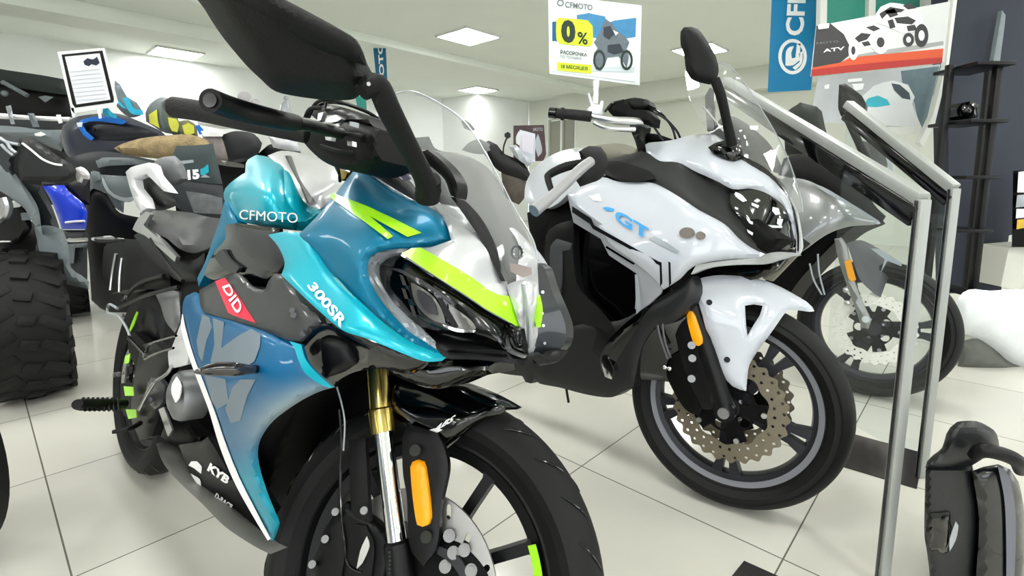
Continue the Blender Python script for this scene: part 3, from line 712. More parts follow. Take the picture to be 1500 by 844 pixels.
ob('mirror_stalk', join(ptube(T, [(530, 135, .29), (552, 125, .275), (572, 165, .25), (598, 215, .2), (620, 258, .155), (628, 280, .13)], [13, 17, 17, 15, 15, 19], seg=16), ptube(T, [(628, 262, .14), (626, 290, .125)], [18, 19], seg=16)), BLKM, teal)
ob('mirror_bolt', tube([T.P(540, 123, .29), T.P(540, 123, .297)], .002, 8), STEEL, teal)
# far mirror
fm = tp('mirror_head', [(848, 222), (862, 214), (880, 215), (888, 226), (890, 244), (880, 262), (866, 268), (850, 274), (842, 262), (852, 246)], [(848, 222, -.26), (890, 240, -.34), (850, 274, -.26)], BLKM, t=.03, edge=.015, ew=12, tdir='ray')
ob('mirror_stalk', ptube(T, [(782, 309, -.13), (815, 282, -.18), (848, 250, -.24), (866, 236, -.27)], [10, 8, 8, 7], seg=14), mat('stalk_highlight_gray', S(150, 150, 152), .35, metal=.3), teal)  # gray colour carries the bright highlight along the far stalk
ob('mirror_stay', ptube(T, [(812, 290, -.2), (803, 264, -.22), (806, 255, -.23), (830, 244, -.25), (856, 238, -.28)], [4, 5, 6, 7, 6], seg=10), BLKM, teal)
# handlebars and controls
ob('brake_lever', join(ptube(T, [(308, 147, .40), (345, 160, .37), (400, 174, .33), (432, 180, .30)], [17, 16, 14, 12], seg=18), ptube(T, [(432, 180, .30), (455, 184, .27), (500, 196, .22)], [12, 9, 8], seg=12)), BLK, teal)
ob('lever_end', tube([T.P(307, 146.5, .4010), T.P(309, 147.2, .3995)], .0068, 18), BLKG, teal)
ob('handlebar_grip', ptube(T, [(255, 157, .33), (300, 164, .305), (380, 181, .265), (450, 196, .22)], [15, 15, 15, 14], seg=18), mat('grip_rubber', S(24, 25, 27), .65, bump=.3, bscale=300), teal)
ob('bar_end', tube([T.P(251, 156, .335), T.P(255, 157, .33)], .012, 16), GRAPH, teal)
tp('switch_housing', [(430, 185), (455, 178), (520, 178), (556, 190), (560, 235), (520, 250), (480, 240), (450, 215)], .2, BLKD, t=.06, edge=.015, ew=14)
tp('brake_reservoir', [(452, 165), (462, 156), (480, 153), (512, 160), (545, 172), (548, 186), (520, 184), (470, 178)], .19, BLK, t=.05, edge=.01, ew=10)
tp('reservoir_clamp', [(468, 170), (490, 168), (498, 186), (482, 190), (468, 182)], .2, STEEL, t=.02, edge=.003)
ob('brake_hose', ptube(T, [(460, 160, .19), (480, 150, .18), (520, 156, .15), (550, 172, .12), (562, 190, .1)], 2.2), BLKG, teal)
ob('control_cable', ptube(T, [(478, 150, .19), (476, 165, .19), (480, 180, .195)], 1.6), BLKG, teal)
tp('steering_yoke', [(484, 230), (500, 218), (530, 214), (556, 222), (560, 240), (524, 243), (508, 262), (497, 262)], .07, BLK, t=.1, edge=.01)
tp('steering_stem_cap', [(497, 236), (508, 234), (515, 240), (505, 262), (498, 264)], .075, GOLD, t=.02, edge=.003)
VC = TW.L(0, 0, .3); ax_ = (TW.x*math.cos(.80)+TW.z*math.sin(.80)); ob('valve_stem', tube([VC+ax_*.218, VC+ax_*.192], .0045, 10), BLK, teal)
flush_grooves()
for q, l_ in (((176, 548), .2), ((170, 549), .2), ((214, 521), .18), ((222, 585), .18), ((231, 572), .18), ((226, 556), .18), ((186, 436), .14), ((160, 449), .14), ((182, 462), .12)):
    p_ = T.P(*q, l_); ob('bolt', tube([p_, p_+T.r*.006], .006, 8), BOLT, teal)
ob('brake_hose', ptube(T, [(172, 452, .13), (160, 446, .14), (158, 458, .14), (172, 462, .13), (184, 478, .12), (190, 492, .12)], 1.8), LGRAY, teal)
ob('gear_linkage', join(ptube(T, [(204, 600, .18), (214, 580, .18), (226, 560, .18)], 3), ptube(T, [(226, 560, .18), (244, 548, .18), (252, 536, .18)], 2.5)), STEEL, teal)
tp('engine_bracket', [(216, 560), (230, 552), (242, 566), (238, 590), (226, 600), (214, 584)], .165, GRAPH, t=.01, edge=.003)
tp('pedal_plate', [(232, 600), (240, 596), (252, 630), (246, 640)], .16, STEEL, t=.004)
# cables and bright bits between the bars
for q, r_, m_ in (([(452, 172, .2), (462, 152, .2), (478, 146, .19), (500, 150, .18), (540, 165, .15), (560, 180, .12)], 2.6, BLK), ([(446, 176, .22), (454, 160, .22), (470, 158, .21)], 3, BLK), ([(500, 196, .215), (530, 200, .2), (556, 210, .16)], 3.5, BLK), ([(470, 214, .21), (500, 222, .21), (540, 226, .18)], 3, BLKM),
                  ([(492, 232, .12), (500, 246, .11), (512, 252, .1)], 1.6, STEEL), ([(488, 226, .13), (496, 250, .12), (498, 266, .11)], 2.2, BLK), ([(536, 172, .17), (538, 200, .18), (534, 236, .17)], 2.2, BLKM)):
    ob('control_cable', ptube(T, q, r_), m_, teal)
for q in ([(466, 166), (474, 164), (470, 176), (464, 178)], [(480, 172), (492, 168), (500, 174), (494, 178), (484, 180)], [(512, 178), (520, 179), (519, 186), (512, 184)], [(508, 206), (516, 207), (516, 214), (509, 213)], [(476, 200), (486, 201), (485, 206), (477, 205)]):
    tp('switch_button', q, .235, STEEL if q[0][0] < 510 else LGRAY, t=.006)
tp('inner_screen_trim', [(552, 168), (558, 172), (563, 188), (566, 208), (578, 230), (600, 262), (592, 264), (570, 244), (556, 214), (550, 190)], [(552, 170, .125), (566, 208, .125), (600, 262, .12)], mat('trim_lavender', S(112, 106, 132), .4), t=.004)
ob('screen_edge', ptube(T, [(553, 166, .13), (550, 185, .13), (555, 212, .13), (570, 242, .126), (590, 262, .12)], 1.6), WVIN, teal)
tp('dash_bracket', [(528, 238), (534, 228), (548, 224), (562, 232), (580, 250), (576, 256), (560, 248), (546, 240)], .11, STEEL, t=.01, edge=.003)
# fork (turned with the front wheel), gold tube and chrome slider on each side
for sd in (1, -1):
    W = (lambda p: TW.P(*p)) if sd == 1 else (lambda p: TW.mir(TW.P(*p)))
    a, b, c, d, e_ = [W((x, y, .085)) for x, y in ((552, 500), (557, 598), (562, 634), (581, 792), (588, 850))]
    ax = (e_-a).normalized()
    end = TW.L(-.02, .085*sd, .28)
    fo_ = ob('fork_tube', join(tube([a-ax*.1, b], .0185, 28), tube([b, b+ax*.004, c], [.0185, .0222, .0215], 28)), GOLD, teal, label=None)
    ob('fork_slider', tube([c, d], .0158, 28), CHR, teal)
    ob('fork_bottom', join(tube([d, d+ax*.004, d+ax*.06], [.018, .021, .021], 24), tube([d+ax*.05, end], [.021, .022], 20)), BLK, teal)
# guard plate with amber reflector
gp = tp('fork_guard', [(590, 640), (600, 622), (640, 634), (652, 660), (656, 690), (646, 740), (640, 800), (620, 830), (600, 800), (596, 730), (590, 690)], .094, BLK, fr=TW, t=.012, edge=.003)
tp('amber_reflector', [(601, 684), (604, 677), (611, 674), (619, 677), (622, 685), (628, 730), (630, 760), (627, 769), (619, 772), (611, 769), (609, 761), (604, 725)], .106, ORG, fr=TW, t=.012, edge=.004, ew=6)
for q in ((608, 660), (624, 787)): ob('bolt', join(tube([TW.P(*q, .097), TW.P(*q, .11)], .006, 6), tube([TW.P(*q, .097), TW.P(*q, .102)], .009, 16)), BLKG, gp)
tp('fender_stay', [(511, 645), (535, 642), (541, 765), (528, 762), (516, 752), (512, 700)], .1, BLKM, fr=TW, t=.01, edge=.003)
ob('bolt', tube([TW.P(533, 748, .1), TW.P(533, 748, .108)], .006, 12), BOLT, teal)
tp('brake_caliper', [(508, 735), (530, 748), (560, 770), (575, 800), (568, 850), (540, 880), (490, 900), (458, 880), (456, 830), (468, 800), (485, 760)], .085, BLK, fr=TW, t=.035, edge=.01, ew=12)
for q in ((491, 750), (476, 790), (457, 827)): ob('bolt', tube([TW.P(*q, .085), TW.P(*q, .1)], .006, 10), BOLT, bpy.data.objects['brake_caliper'])
ob('brake_hose', ptube(TW, [(497, 600, .13), (500, 640, .12), (498, 700, .11), (502, 780, .11), (510, 825, .12), (530, 838, .12)], 2.0), BLKG, teal)
tp('lower_cover', [(548, 800), (590, 790), (640, 790), (680, 800), (720, 860), (700, 960), (600, 980), (550, 920)], .07, BLKD, fr=TW, t=.02, edge=.005)
cal = bpy.data.objects['brake_caliper']; lc = bpy.data.objects['lower_cover']
tp('caliper_rib', [(486, 772), (500, 764), (506, 800), (500, 846), (484, 842), (478, 806)], .094, BLKM, cal, fr=TW, t=.012, edge=.004)
tp('caliper_rib', [(520, 768), (536, 770), (548, 800), (544, 846), (526, 850), (518, 806)], .094, BLKM, cal, fr=TW, t=.012, edge=.004)
tp('caliper_gap', [(528, 806), (537, 786), (541, 800), (530, 826), (522, 834)], .1, mat('gap_light', S(190, 190, 186), .5), cal, fr=TW, t=.002)
for q in ((658, 785), (664, 810), (680, 806), (652, 830), (690, 836)): ob('bolt', join(tube([TW.P(*q, .07), TW.P(*q, .084)], .0065, 6), tube([TW.P(*q, .07), TW.P(*q, .075)], .0095, 16)), BOLT, lc)
tp('sensor_ring', [(642, 800), (668, 812), (684, 836), (690, 870), (680, 872), (672, 842), (656, 822), (640, 812)], .075, GRAPH, lc, fr=TW, t=.004)
for y in range(808, 846, 6): tp('fork_mark', [(569, y), (572, y), (572.5, y+3), (569.5, y+3)], .112, GRAPH, fr=TW, t=.001)
ob('control_cable', ptube(TW, [(493, 566, .14), (500, 590, .135), (505, 620, .13), (503, 660, .12)], 1.4), LGRAY, teal)
# front fender over the tyre
fen_l = [(600, 640, .085), (650, 655, .085), (580, 580, .085), (680, 585, .07), (757, 597, .04), (720, 610, .08), (650, 600, .088), (610, 560, .06), (700, 560, .02)]
fen = tp('front_fender', [(560, 560), (580, 545), (612, 548), (640, 556), (680, 560), (700, 566), (730, 578), (764, 597), (758, 600), (740, 601), (735, 606), (715, 613), (690, 628), (672, 643), (650, 660), (640, 652), (612, 637), (590, 622), (570, 600)], fen_l, BLKG, fr=TW, t=.006, edge=.02, ew=18)
ff = tps(fen_l)
ob('fender_lettering', quad_text('ABS', [(630, 636), (666, 616), (668, 607), (636, 626)], lambda x, y: TW.P(x, y, ff(x, y)+.002), bold=.04, shear=.4), WVIN, fen)
ob('fender_mark', shell(TW, [(618, 640), (624, 632), (640, 627), (648, 630), (632, 638), (621, 643)], ff, t=.001, off=.0015), WVIN, fen)
# seat, tail, footpeg, chain side
tp('rider_seat', [(205, 312), (222, 307), (250, 308), (280, 315), (305, 318), (323, 320), (322, 345), (312, 360), (295, 368), (280, 371), (262, 364), (245, 350), (222, 338), (208, 326)], [(205, 312, .1), (323, 320, .10), (280, 371, .12), (250, 308, -.05), (300, 318, -.03), (222, 335, .13), (262, 340, .09)], mat('seat_leather', S(70, 70, 74), .45, bump=.1, bscale=500), t=.06, edge=.03, ew=18)
tp('seat_base', [(196, 345), (208, 338), (232, 352), (258, 378), (282, 382), (300, 370), (298, 392), (290, 412), (262, 412), (240, 396), (215, 372)], .1, BLK, t=.12, edge=.01)
tp('tail_fairing', [(184, 252), (192, 245), (218, 238), (224, 242), (228, 255), (240, 270), (249, 282), (240, 280), (222, 262), (214, 255), (198, 262), (200, 275), (212, 290), (216, 305), (208, 312), (200, 302), (190, 275)], .12, mat('tail_white', S(222, 222, 226), .3, coat=.5), t=.02, edge=.006, ew=5, label='pale grey tail fairing loop')
tp('tail_core', [(200, 262), (215, 256), (248, 284), (262, 300), (240, 308), (218, 308), (206, 285)], .08, BLK, t=.06, tdir='ray', edge=.01)
tp('tail_fairing', [(194, 336), (202, 320), (214, 310), (220, 314), (210, 330), (222, 340), (240, 356), (258, 376), (256, 384), (236, 366), (212, 345), (200, 340)], .125, STEEL, t=.01, edge=.003, label='bright lower edge of the tail')
tp('pillion_seat', [(222, 242), (232, 232), (256, 228), (268, 240), (276, 262), (264, 270), (248, 272), (236, 262)], .06, mat('seat_gray', S(96, 98, 102), .5), t=.05, tdir='ray', edge=.02, ew=12)
ob('rear_indicator', join(ptube(T, [(180, 352, .15), (168, 351, .2)], [3, 3]), ptube(T, [(136, 350, .3), (146, 351, .27), (160, 351, .23), (172, 352, .19)], [2, 5, 6, 3])), mat('clear_lens_gray', S(120, 120, 122), .2, coat=1), teal)
tp('exhaust_guard', [(152, 362), (165, 352), (200, 352), (225, 372), (246, 396), (250, 420), (225, 424), (190, 424), (160, 430), (150, 400)], .09, BLKD, t=.06, edge=.01)
for q in (([(165, 400), (170, 372), (162, 425)], 1), ([(176, 402), (179, 378), (175, 428)], 1)): ob('plate_bracket', ptube(T, [(q[0][1][0], q[0][1][1], .12), (q[0][0][0], q[0][0][1], .12), (q[0][2][0], q[0][2][1], .12)], 2.4), STEEL, teal)
ob('rear_subframe', join(ptube(T, [(180, 440, .1), (205, 415, .1), (240, 404, .1)], 3), ptube(T, [(172, 452, .11), (215, 433, .11), (262, 420, .11)], 3), ptube(T, [(222, 350, .12), (244, 385, .12), (268, 412, .13)], 3)), BLK, teal)
tp('rear_hugger', [(196, 436), (215, 432), (232, 445), (238, 480), (236, 500), (222, 500), (200, 470)], .06, BLK, t=.12, edge=.015)
tp('silver_body', [(228, 432), (245, 424), (262, 428), (264, 470), (256, 488), (242, 470), (236, 450)], .08, ALU, t=.08, edge=.01)
tp('swingarm', [(186, 490), (196, 486), (215, 505), (236, 522), (240, 545), (226, 560), (205, 545), (190, 520)], .09, BLKD, t=.03, edge=.006)
tp('heel_guard', [(246, 516), (252, 508), (264, 476), (268, 472), (276, 520), (274, 534), (260, 538), (248, 540)], .165, mat('heel_guard_white', S(214, 214, 216), .35, metal=.2), t=.006, edge=.002, label='pale metal heel guard')
tp('rearset_bracket', [(206, 506), (225, 500), (245, 520), (256, 528), (240, 560), (236, 600), (222, 640), (205, 645), (192, 610), (196, 560)], .15, BLK, t=.02, edge=.006)
ob('linkage_rod', join(ptube(T, [(214, 516, .18), (222, 503, .18), (258, 492, .18)], 2), ptube(T, [(212, 526, .18), (228, 518, .18), (254, 510, .18)], 2), ptube(T, [(188, 494, .14), (212, 520, .16)], 2.5)), BLKG, teal)
cc = T.P(265, 580, .15)
ob('clutch_cover', lathe(cc, T.r, [(.0, .022), (.03, .02), (.05, .01), (.055, 0), (.056, -.04)], 40), ALU, teal)
tp('clutch_badge', [(252, 562), (258, 552), (265, 566), (262, 584), (257, 590), (251, 576)], .173, WVIN, t=.002, label='white diamond on the clutch cover')
tp('lower_engine', [(232, 600), (262, 606), (300, 640), (296, 652), (262, 655), (236, 640)], .11, BLKD, t=.1, edge=.02, ew=14)
peg = ob('footpeg', join(ptube(T, [(180, 592, .18), (150, 593, .24), (120, 593, .3), (113, 592, .315)], [8, 9, 9, 7], seg=14)), BLKM, teal)
ob('peg_rib', join(*[ptube(T, [(x, 583, .3-(x-120)*.0019), (x+3, 602, .3-(x-120)*.0019)], 2.0, seg=6, k=1) for x in range(122, 172, 7)]), BLK, peg)
ob('brake_pedal', ptube(T, [(205, 620, .16), (190, 628, .19), (165, 633, .22)], [4, 4, 3]), BLK, teal)
tp('peg_hanger', [(176, 562), (196, 560), (206, 600), (200, 612), (182, 610), (178, 600)], .14, BLKD, t=.03, edge=.004)
for q in ([(181, 566), (194, 567), (195, 580), (183, 580)], [(184, 600), (198, 600), (199, 612), (188, 614)], [(183, 522), (190, 518), (188, 532), (182, 534)]): tp('lime_mark', q, .165, GREEN, t=.002)
tp('lime_mark', [(188, 486), (194, 470), (200, 456), (202, 458), (196, 476), (190, 487)], .075, GREEN, t=.002)
# ================================================================ white touring bike
W = Frame((.627, 1.37, 0), -45, 8)
WW = Frame((.6259, 1.3735, 0), -33.5, 7)
wb = thing('touring_motorcycle', (.3, 1.75, 0), 'white touring motorcycle with tall clear windshield and white front fender, behind the teal bike', 'motorcycle')
def wp_(name, poly, lat, m, parent=None, fr=W, **kw):
    lb = kw.pop('label', None); sm_ = kw.pop('smooth', True)
    o = ob(name, shell(fr, poly, lat, **kw), m, parent or wb, smooth=sm_)
    if lb: o['label'] = lb
    return o
def wpm(name, poly, lat, m, parent=None, fr=W, **kw):
    o = wp_(name, poly, lat, m, parent, fr, **kw); kw.pop('label', None); wp_(name, poly, lat, m, parent, fr, **dict(kw, mirror=True)); return o
RIMG = mat('graphite_wheel', S(58, 58, 66), .4, metal=.3)
make_wheel('front', WW, .30, wb, .06, .235, RIMG, dict(ph=4.712, w0=.022, w1=.026, split=.0105), stripe=mat('rim_tape_gray', S(120, 121, 128), .5), stripe_rs=(.925, .985), disc=2, disc_r=.150, disc_lat=.068, wavy=True, dmat=DISCB, ntwin=5, holes='round', grooves=False)
RW = Frame(W.L(-1.415, 0, 0), -45, 8)
make_wheel('rear', RW, .30, wb, .075, .222, RIMG, dict(ph=.2, w0=.03, w1=.034, split=.014), disc=1, disc_r=.12, ntwin=3, grooves=False)
# underlying dark mass
wp_('frame', [(800, 300), (860, 250), (960, 240), (1080, 300), (1150, 350), (1120, 372), (1010, 395), (960, 460), (940, 540), (900, 560), (820, 540), (790, 420)], .12, BLKD, t=.24, edge=.02)
body_l = [(831, 284, .22), (880, 262, .20), (951, 268, .20), (1020, 310, .22), (1081, 350, .17), (1121, 372, .12), (1020, 387, .23), (967, 424, .24), (871, 330, .24), (960, 340, .25), (1060, 381, .19)]
wl = tps(body_l)
body = wpm('side_fairing', [(831, 284), (850, 270), (879, 259), (898, 264), (913, 267), (951, 267), (970, 274), (1000, 292), (1022, 307), (1060, 328), (1081, 349), (1100, 363), (1121, 372), (1113, 377), (1085, 379), (1060, 381), (1038, 384), (1020, 388), (1006, 397), (996, 408), (972, 424), (960, 410), (940, 392), (900, 362), (868, 335), (840, 310)], body_l, WHT, t=.006, edge=.014, ew=12)
wdecal = lambda name, poly, m, o=.003, d=None, parent=None, **kw: ob(name, shell(W, poly, d or wl, t=.0008, off=o, step=5, **kw), m, parent or body)
# side graphics below
gr_l = [(838, 305, .235), (868, 323, .24), (965, 385, .24), (950, 440, .22), (839, 322, .23), (930, 430, .225)]
gl = tps(gr_l)
gp2 = wp_('lower_fairing', [(831, 284), (842, 300), (870, 320), (968, 384), (974, 412), (968, 430), (952, 445), (936, 456), (930, 452), (934, 402), (892, 374), (880, 350), (840, 326), (836, 308)], gr_l, mat('lower_panel_gray', S(158, 160, 166), .4, metal=.2, coat=.4), t=.006, edge=.003, round_=False, label='silver grey lower side panel')
wdecal('black_stripe', [(838, 302), (866, 320), (870, 330), (966, 384), (966, 389), (868, 335), (864, 328), (838, 311)], mat('navy_black_vinyl', S(16, 18, 30), .3), d=gl, parent=gp2, round_=False, o=.012)
wdecal('black_stripe', [(888, 360), (930, 386), (928, 388), (887, 363)], BLKG, d=gl, parent=gp2, round_=False)
for x in (966, 979): wdecal('upright_stripe', [(x, 383), (x+3, 385), (x+4, 415), (x+1, 420)], BLK, d=gl, parent=gp2, round_=False, o=.022)
# GT lettering and marks
ob('model_lettering', quad_text('GT', [(903, 325), (958, 358), (950, 334), (899, 304)], lambda x, y: W.P(x, y, wl(x, y)+.007), bold=.03, shear=.25), WBLU, body)
wdecal('lettering_swoosh', [(882, 304), (890, 303), (900, 306), (898, 310), (888, 309)], WBLU, round_=False)
wdecal('lettering_swoosh', [(958, 346), (975, 354), (995, 368), (992, 371), (965, 358), (950, 349)], LGRAY, round_=False)
wdecal('lettering_bar', [(862, 287), (878, 284), (882, 295), (870, 294)], WVIN, round_=False)
ob('side_badge', join(shell(W, [(1006+11*math.cos(a), 341+8*math.sin(a)) for a in [i*math.pi/8 for i in range(16)]], wl, t=.003, off=.006, step=4), shell(W, [(1026+7*math.cos(a), 345+6*math.sin(a)) for a in [i*math.pi/8 for i in range(16)]], wl, t=.003, off=.005, step=4)), mat('badge_bronze', S(104, 98, 92), .4, metal=.5), body)
# tail/tank at the left
wp_('seat_panel', [(768, 292), (770, 270), (780, 250), (797, 234), (820, 222), (850, 216), (866, 218), (878, 232), (880, 256), (856, 268), (832, 284), (820, 296), (800, 306), (780, 302)], [(768, 290, .1), (790, 240, .05), (850, 216, -.02), (878, 256, .18), (832, 284, .2), (800, 300, .17)], WHT, t=.03, edge=.02)
wp_('rider_seat', [(852, 218), (880, 212), (905, 210), (925, 214), (940, 222), (930, 236), (890, 238), (860, 232)], .04, mat('seat_beige', S(150, 146, 132), .6), t=.15, edge=.02)
# dark band
wp_('side_inset', [(862, 232), (886, 233), (915, 228), (940, 221), (948, 224), (967, 236), (993, 238), (1022, 253), (1075, 277), (1072, 300), (1084, 316), (1097, 326), (1104, 346), (1121, 371), (1098, 361), (1081, 349), (1060, 329), (1022, 307), (985, 284), (952, 267), (916, 267), (886, 255), (872, 246)], [(880, 240, .17), (948, 224, .15), (952, 267, .19), (1022, 253, .14), (1022, 307, .2), (1121, 371, .12), (1085, 300, .1)], mat('inset_matte_black', S(40, 42, 43), .55), t=.02, edge=.01, label='matt black band between the white panels')
wp_('inset_step', [(880, 238), (905, 236), (950, 250), (958, 262), (930, 266), (900, 258)], [(880, 240, .185), (955, 262, .2), (920, 240, .18)], BLKM, t=.01, edge=.006)
# upper shroud
up_l = [(945, 210, .12), (1007, 200, .06), (1047, 197, .04), (1076, 225, .09), (967, 235, .15), (1020, 252, .15), (1095, 276, .11), (1148, 288, .04), (1164, 312, .015), (1161, 349, .02), (1113, 249, .07), (1040, 225, .13), (1127, 285, .075)]
ul = tps(up_l)
wpm('upper_shroud', [(945, 212), (950, 209), (972, 207), (990, 204), (1007, 199), (1030, 196), (1047, 197), (1058, 204), (1068, 215), (1076, 222), (1090, 232), (1108, 244), (1127, 256), (1142, 274), (1154, 290), (1164, 312), (1168, 335), (1166, 352), (1161, 345), (1155, 318), (1146, 300), (1127, 286), (1110, 278), (1095, 276), (1073, 277), (1048, 264), (1020, 252), (993, 238), (967, 236), (947, 224)], up_l, WHT, t=.005, edge=.012, ew=10)
lampw = wpm('headlamp', [(1070, 281), (1080, 276), (1095, 276), (1112, 279), (1128, 286), (1146, 300), (1156, 318), (1162, 345), (1166, 362), (1150, 366), (1130, 363), (1112, 360), (1098, 342), (1090, 325), (1078, 312), (1070, 298)], [(1070, 285, .125), (1112, 279, .09), (1156, 318, .03), (1166, 362, .01), (1112, 360, .11), (1085, 318, .13)], mat('headlamp_lens_green', S(16, 22, 18), .08, coat=1), t=.01, edge=.008)
hl2 = tps([(1070, 285, .125), (1112, 279, .09), (1156, 318, .03), (1166, 362, .01), (1112, 360, .11), (1085, 318, .13)])
for q in ([(1077, 281), (1086, 285), (1094, 294), (1088, 296), (1078, 288)], [(1101, 297), (1112, 301), (1110, 305), (1101, 301)], [(1132, 303), (1140, 305), (1143, 314), (1136, 315), (1131, 309)], [(1139, 320), (1147, 321), (1144, 332), (1138, 328)], [(1093, 318), (1100, 324), (1120, 329), (1146, 331), (1145, 334), (1118, 333), (1098, 327)], [(1094, 336), (1103, 341), (1102, 345), (1096, 341)]):
    ob('lamp_element', shell(W, q, hl2, t=.002, off=.004, step=4), mat('lamp_element_white', S(214, 222, 220), .2), lampw)
wp_('nose_edge', [(1142, 270), (1152, 280), (1164, 300), (1171, 330), (1175, 362), (1171, 372), (1166, 372), (1166, 340), (1160, 312), (1150, 290)], .005, mat('nose_edge_pale', S(205, 208, 210), .2, coat=1), t=.012, edge=.003)
wp_('nose_seam', [(1150, 284), (1153, 284), (1164, 308), (1170, 340), (1170, 368), (1168, 368), (1167, 340), (1161, 310)], .010, BLKG, t=.003)
wp_('lower_lip', [(1020, 388), (1060, 382), (1113, 377), (1122, 372), (1140, 369), (1168, 371), (1171, 374), (1148, 380), (1120, 387), (1080, 388), (1040, 392), (1012, 402)], [(1020, 388, .215), (1122, 372, .1), (1170, 373, .005), (1040, 392, .2)], mat('lip_gray', S(150, 152, 150), .35, coat=.5), t=.02, edge=.003)
wp_('lower_grille', [(1010, 400), (1045, 390), (1080, 388), (1120, 387), (1150, 380), (1130, 400), (1090, 412), (1040, 408), (1016, 420)], .07, BLKG, t=.06, edge=.01)
wp_('chin_piece', [(1104, 392), (1130, 384), (1166, 375), (1130, 412), (1112, 406)], .03, mat('chin_sand', S(120, 118, 104), .5), t=.02, edge=.003)
# dark lower body
wp_('leg_shield', [(800, 345), (814, 330), (838, 322), (840, 328), (842, 380), (850, 430), (880, 470), (900, 500), (890, 530), (840, 520), (815, 490), (800, 430)], [(800, 400, .16), (840, 330, .21), (880, 500, .2), (850, 430, .19)], BLK, t=.03, edge=.01)
wp_('leg_shield_face', [(812, 354), (824, 352), (838, 358), (846, 420), (876, 452), (906, 490), (880, 500), (846, 466), (820, 440), (814, 400)], [(812, 360, .18), (846, 420, .205), (906, 490, .21), (820, 440, .18)], BLKM, t=.01, edge=.005)
wp_('footboard_void', [(838, 322), (880, 352), (892, 374), (934, 402), (932, 452), (900, 480), (870, 470), (846, 430), (840, 380)], .15, BLKG, t=.1)
wp_('side_vent', [(930, 402), (934, 402), (938, 454), (932, 460)], .235, LGRAY, t=.004)
wp_('belly_fairing', [(712, 542), (740, 530), (790, 508), (840, 478), (905, 470), (935, 456), (960, 440), (985, 425), (1012, 404), (1020, 420), (1018, 440), (990, 470), (960, 480), (940, 510), (932, 545), (928, 566), (912, 574), (897, 582), (875, 581), (850, 576), (820, 568), (790, 562), (783, 554), (778, 562), (770, 560), (765, 551), (740, 548)], [(720, 545, .14), (800, 510, .17), (935, 456, .215), (1012, 404, .2), (897, 580, .17), (940, 500, .2), (820, 560, .16)], mat('belly_black', S(38, 40, 42), .45), t=.05, edge=.012)
wp_('belly_gloss', [(880, 520), (895, 495), (930, 462), (985, 425), (1016, 404), (1028, 440), (1022, 480), (985, 560), (940, 556), (905, 560), (888, 556), (880, 540)], [(880, 540, .195), (1012, 404, .19), (1000, 520, .12), (940, 470, .21)], BLKG, t=.02, edge=.01)
wp_('side_lamp', [(881, 530), (886, 512), (894, 502), (898, 508), (890, 524), (898, 540), (896, 556), (886, 552)], .205, CHR, t=.004, edge=.002)
ob('side_stand', ptube(W, [(829, 566, .12), (833, 590, .12)], 2), BLK, wb)
# inner panel on the rider's side, dark pieces by the teal nose
wp_('engine_cover', [(772, 312), (800, 300), (832, 290), (838, 322), (812, 335), (800, 360), (800, 420), (812, 500), (800, 520), (790, 470), (788, 380), (776, 340)], .12, BLKD, t=.12, edge=.01)
wp_('inner_strut', [(806, 362), (815, 350), (838, 356), (836, 366), (824, 368), (822, 420), (812, 440), (806, 400)], .2, mat('strut_gray', S(66, 68, 72), .5), t=.02, edge=.005)
for q in ((806, 447), (807, 491), (816, 494), (795, 418)): ob('bolt', ball(W.P(*q, .21), .005), CHR, wb)
# windshield and instruments
wws_l = [(1003, 105, .09), (1015, 160, .11), (1040, 185, .12), (1070, 225, .1), (1115, 250, .06), (1170, 305, .0), (1090, 125, -.02), (1145, 215, -.03), (1075, 100, .02), (1090, 180, .08)]
ww = wp_('windshield', [(1003, 104), (1024, 92), (1050, 92), (1075, 103), (1096, 128), (1114, 158), (1134, 190), (1150, 222), (1162, 252), (1172, 285), (1176, 310), (1168, 312), (1150, 284), (1128, 256), (1100, 240), (1075, 226), (1056, 206), (1036, 188), (1020, 168), (1008, 138)], wws_l, SMK2, t=.003)
wf = tps(wws_l)
ob('windshield_rim', ptube(W, [(x, y, wf(x, y)) for x, y in [(1003, 104), (1024, 92), (1050, 92), (1075, 103), (1114, 158), (1150, 222), (1172, 285), (1176, 310)]], .8, seg=6), LGRAY, ww)
wp_('instrument_pod', [(1040, 198), (1052, 178), (1060, 168), (1078, 172), (1098, 186), (1118, 206), (1134, 236), (1136, 250), (1118, 246), (1096, 232), (1072, 216), (1056, 204)], [(1040, 190, .03), (1136, 250, .02), (1072, 216, .06), (1098, 186, .0)], BLKD, t=.06, edge=.02, ew=14)
wp_('screen_bracket', [(1033, 140), (1040, 128), (1046, 132), (1046, 190), (1036, 192)], .0, GRAPH, t=.01)
ob('screen_bracket', ptube(W, [(1030, 157, .03), (1050, 180, .04), (1068, 200, .06)], 1.5), STEEL, wb)
wp_('cowl_trim', [(1074, 222), (1096, 232), (1126, 250), (1146, 276), (1150, 290), (1138, 276), (1118, 260), (1096, 248), (1082, 240)], [(1074, 222, .1), (1126, 250, .06), (1150, 290, .02)], BLKG, t=.008, edge=.003)
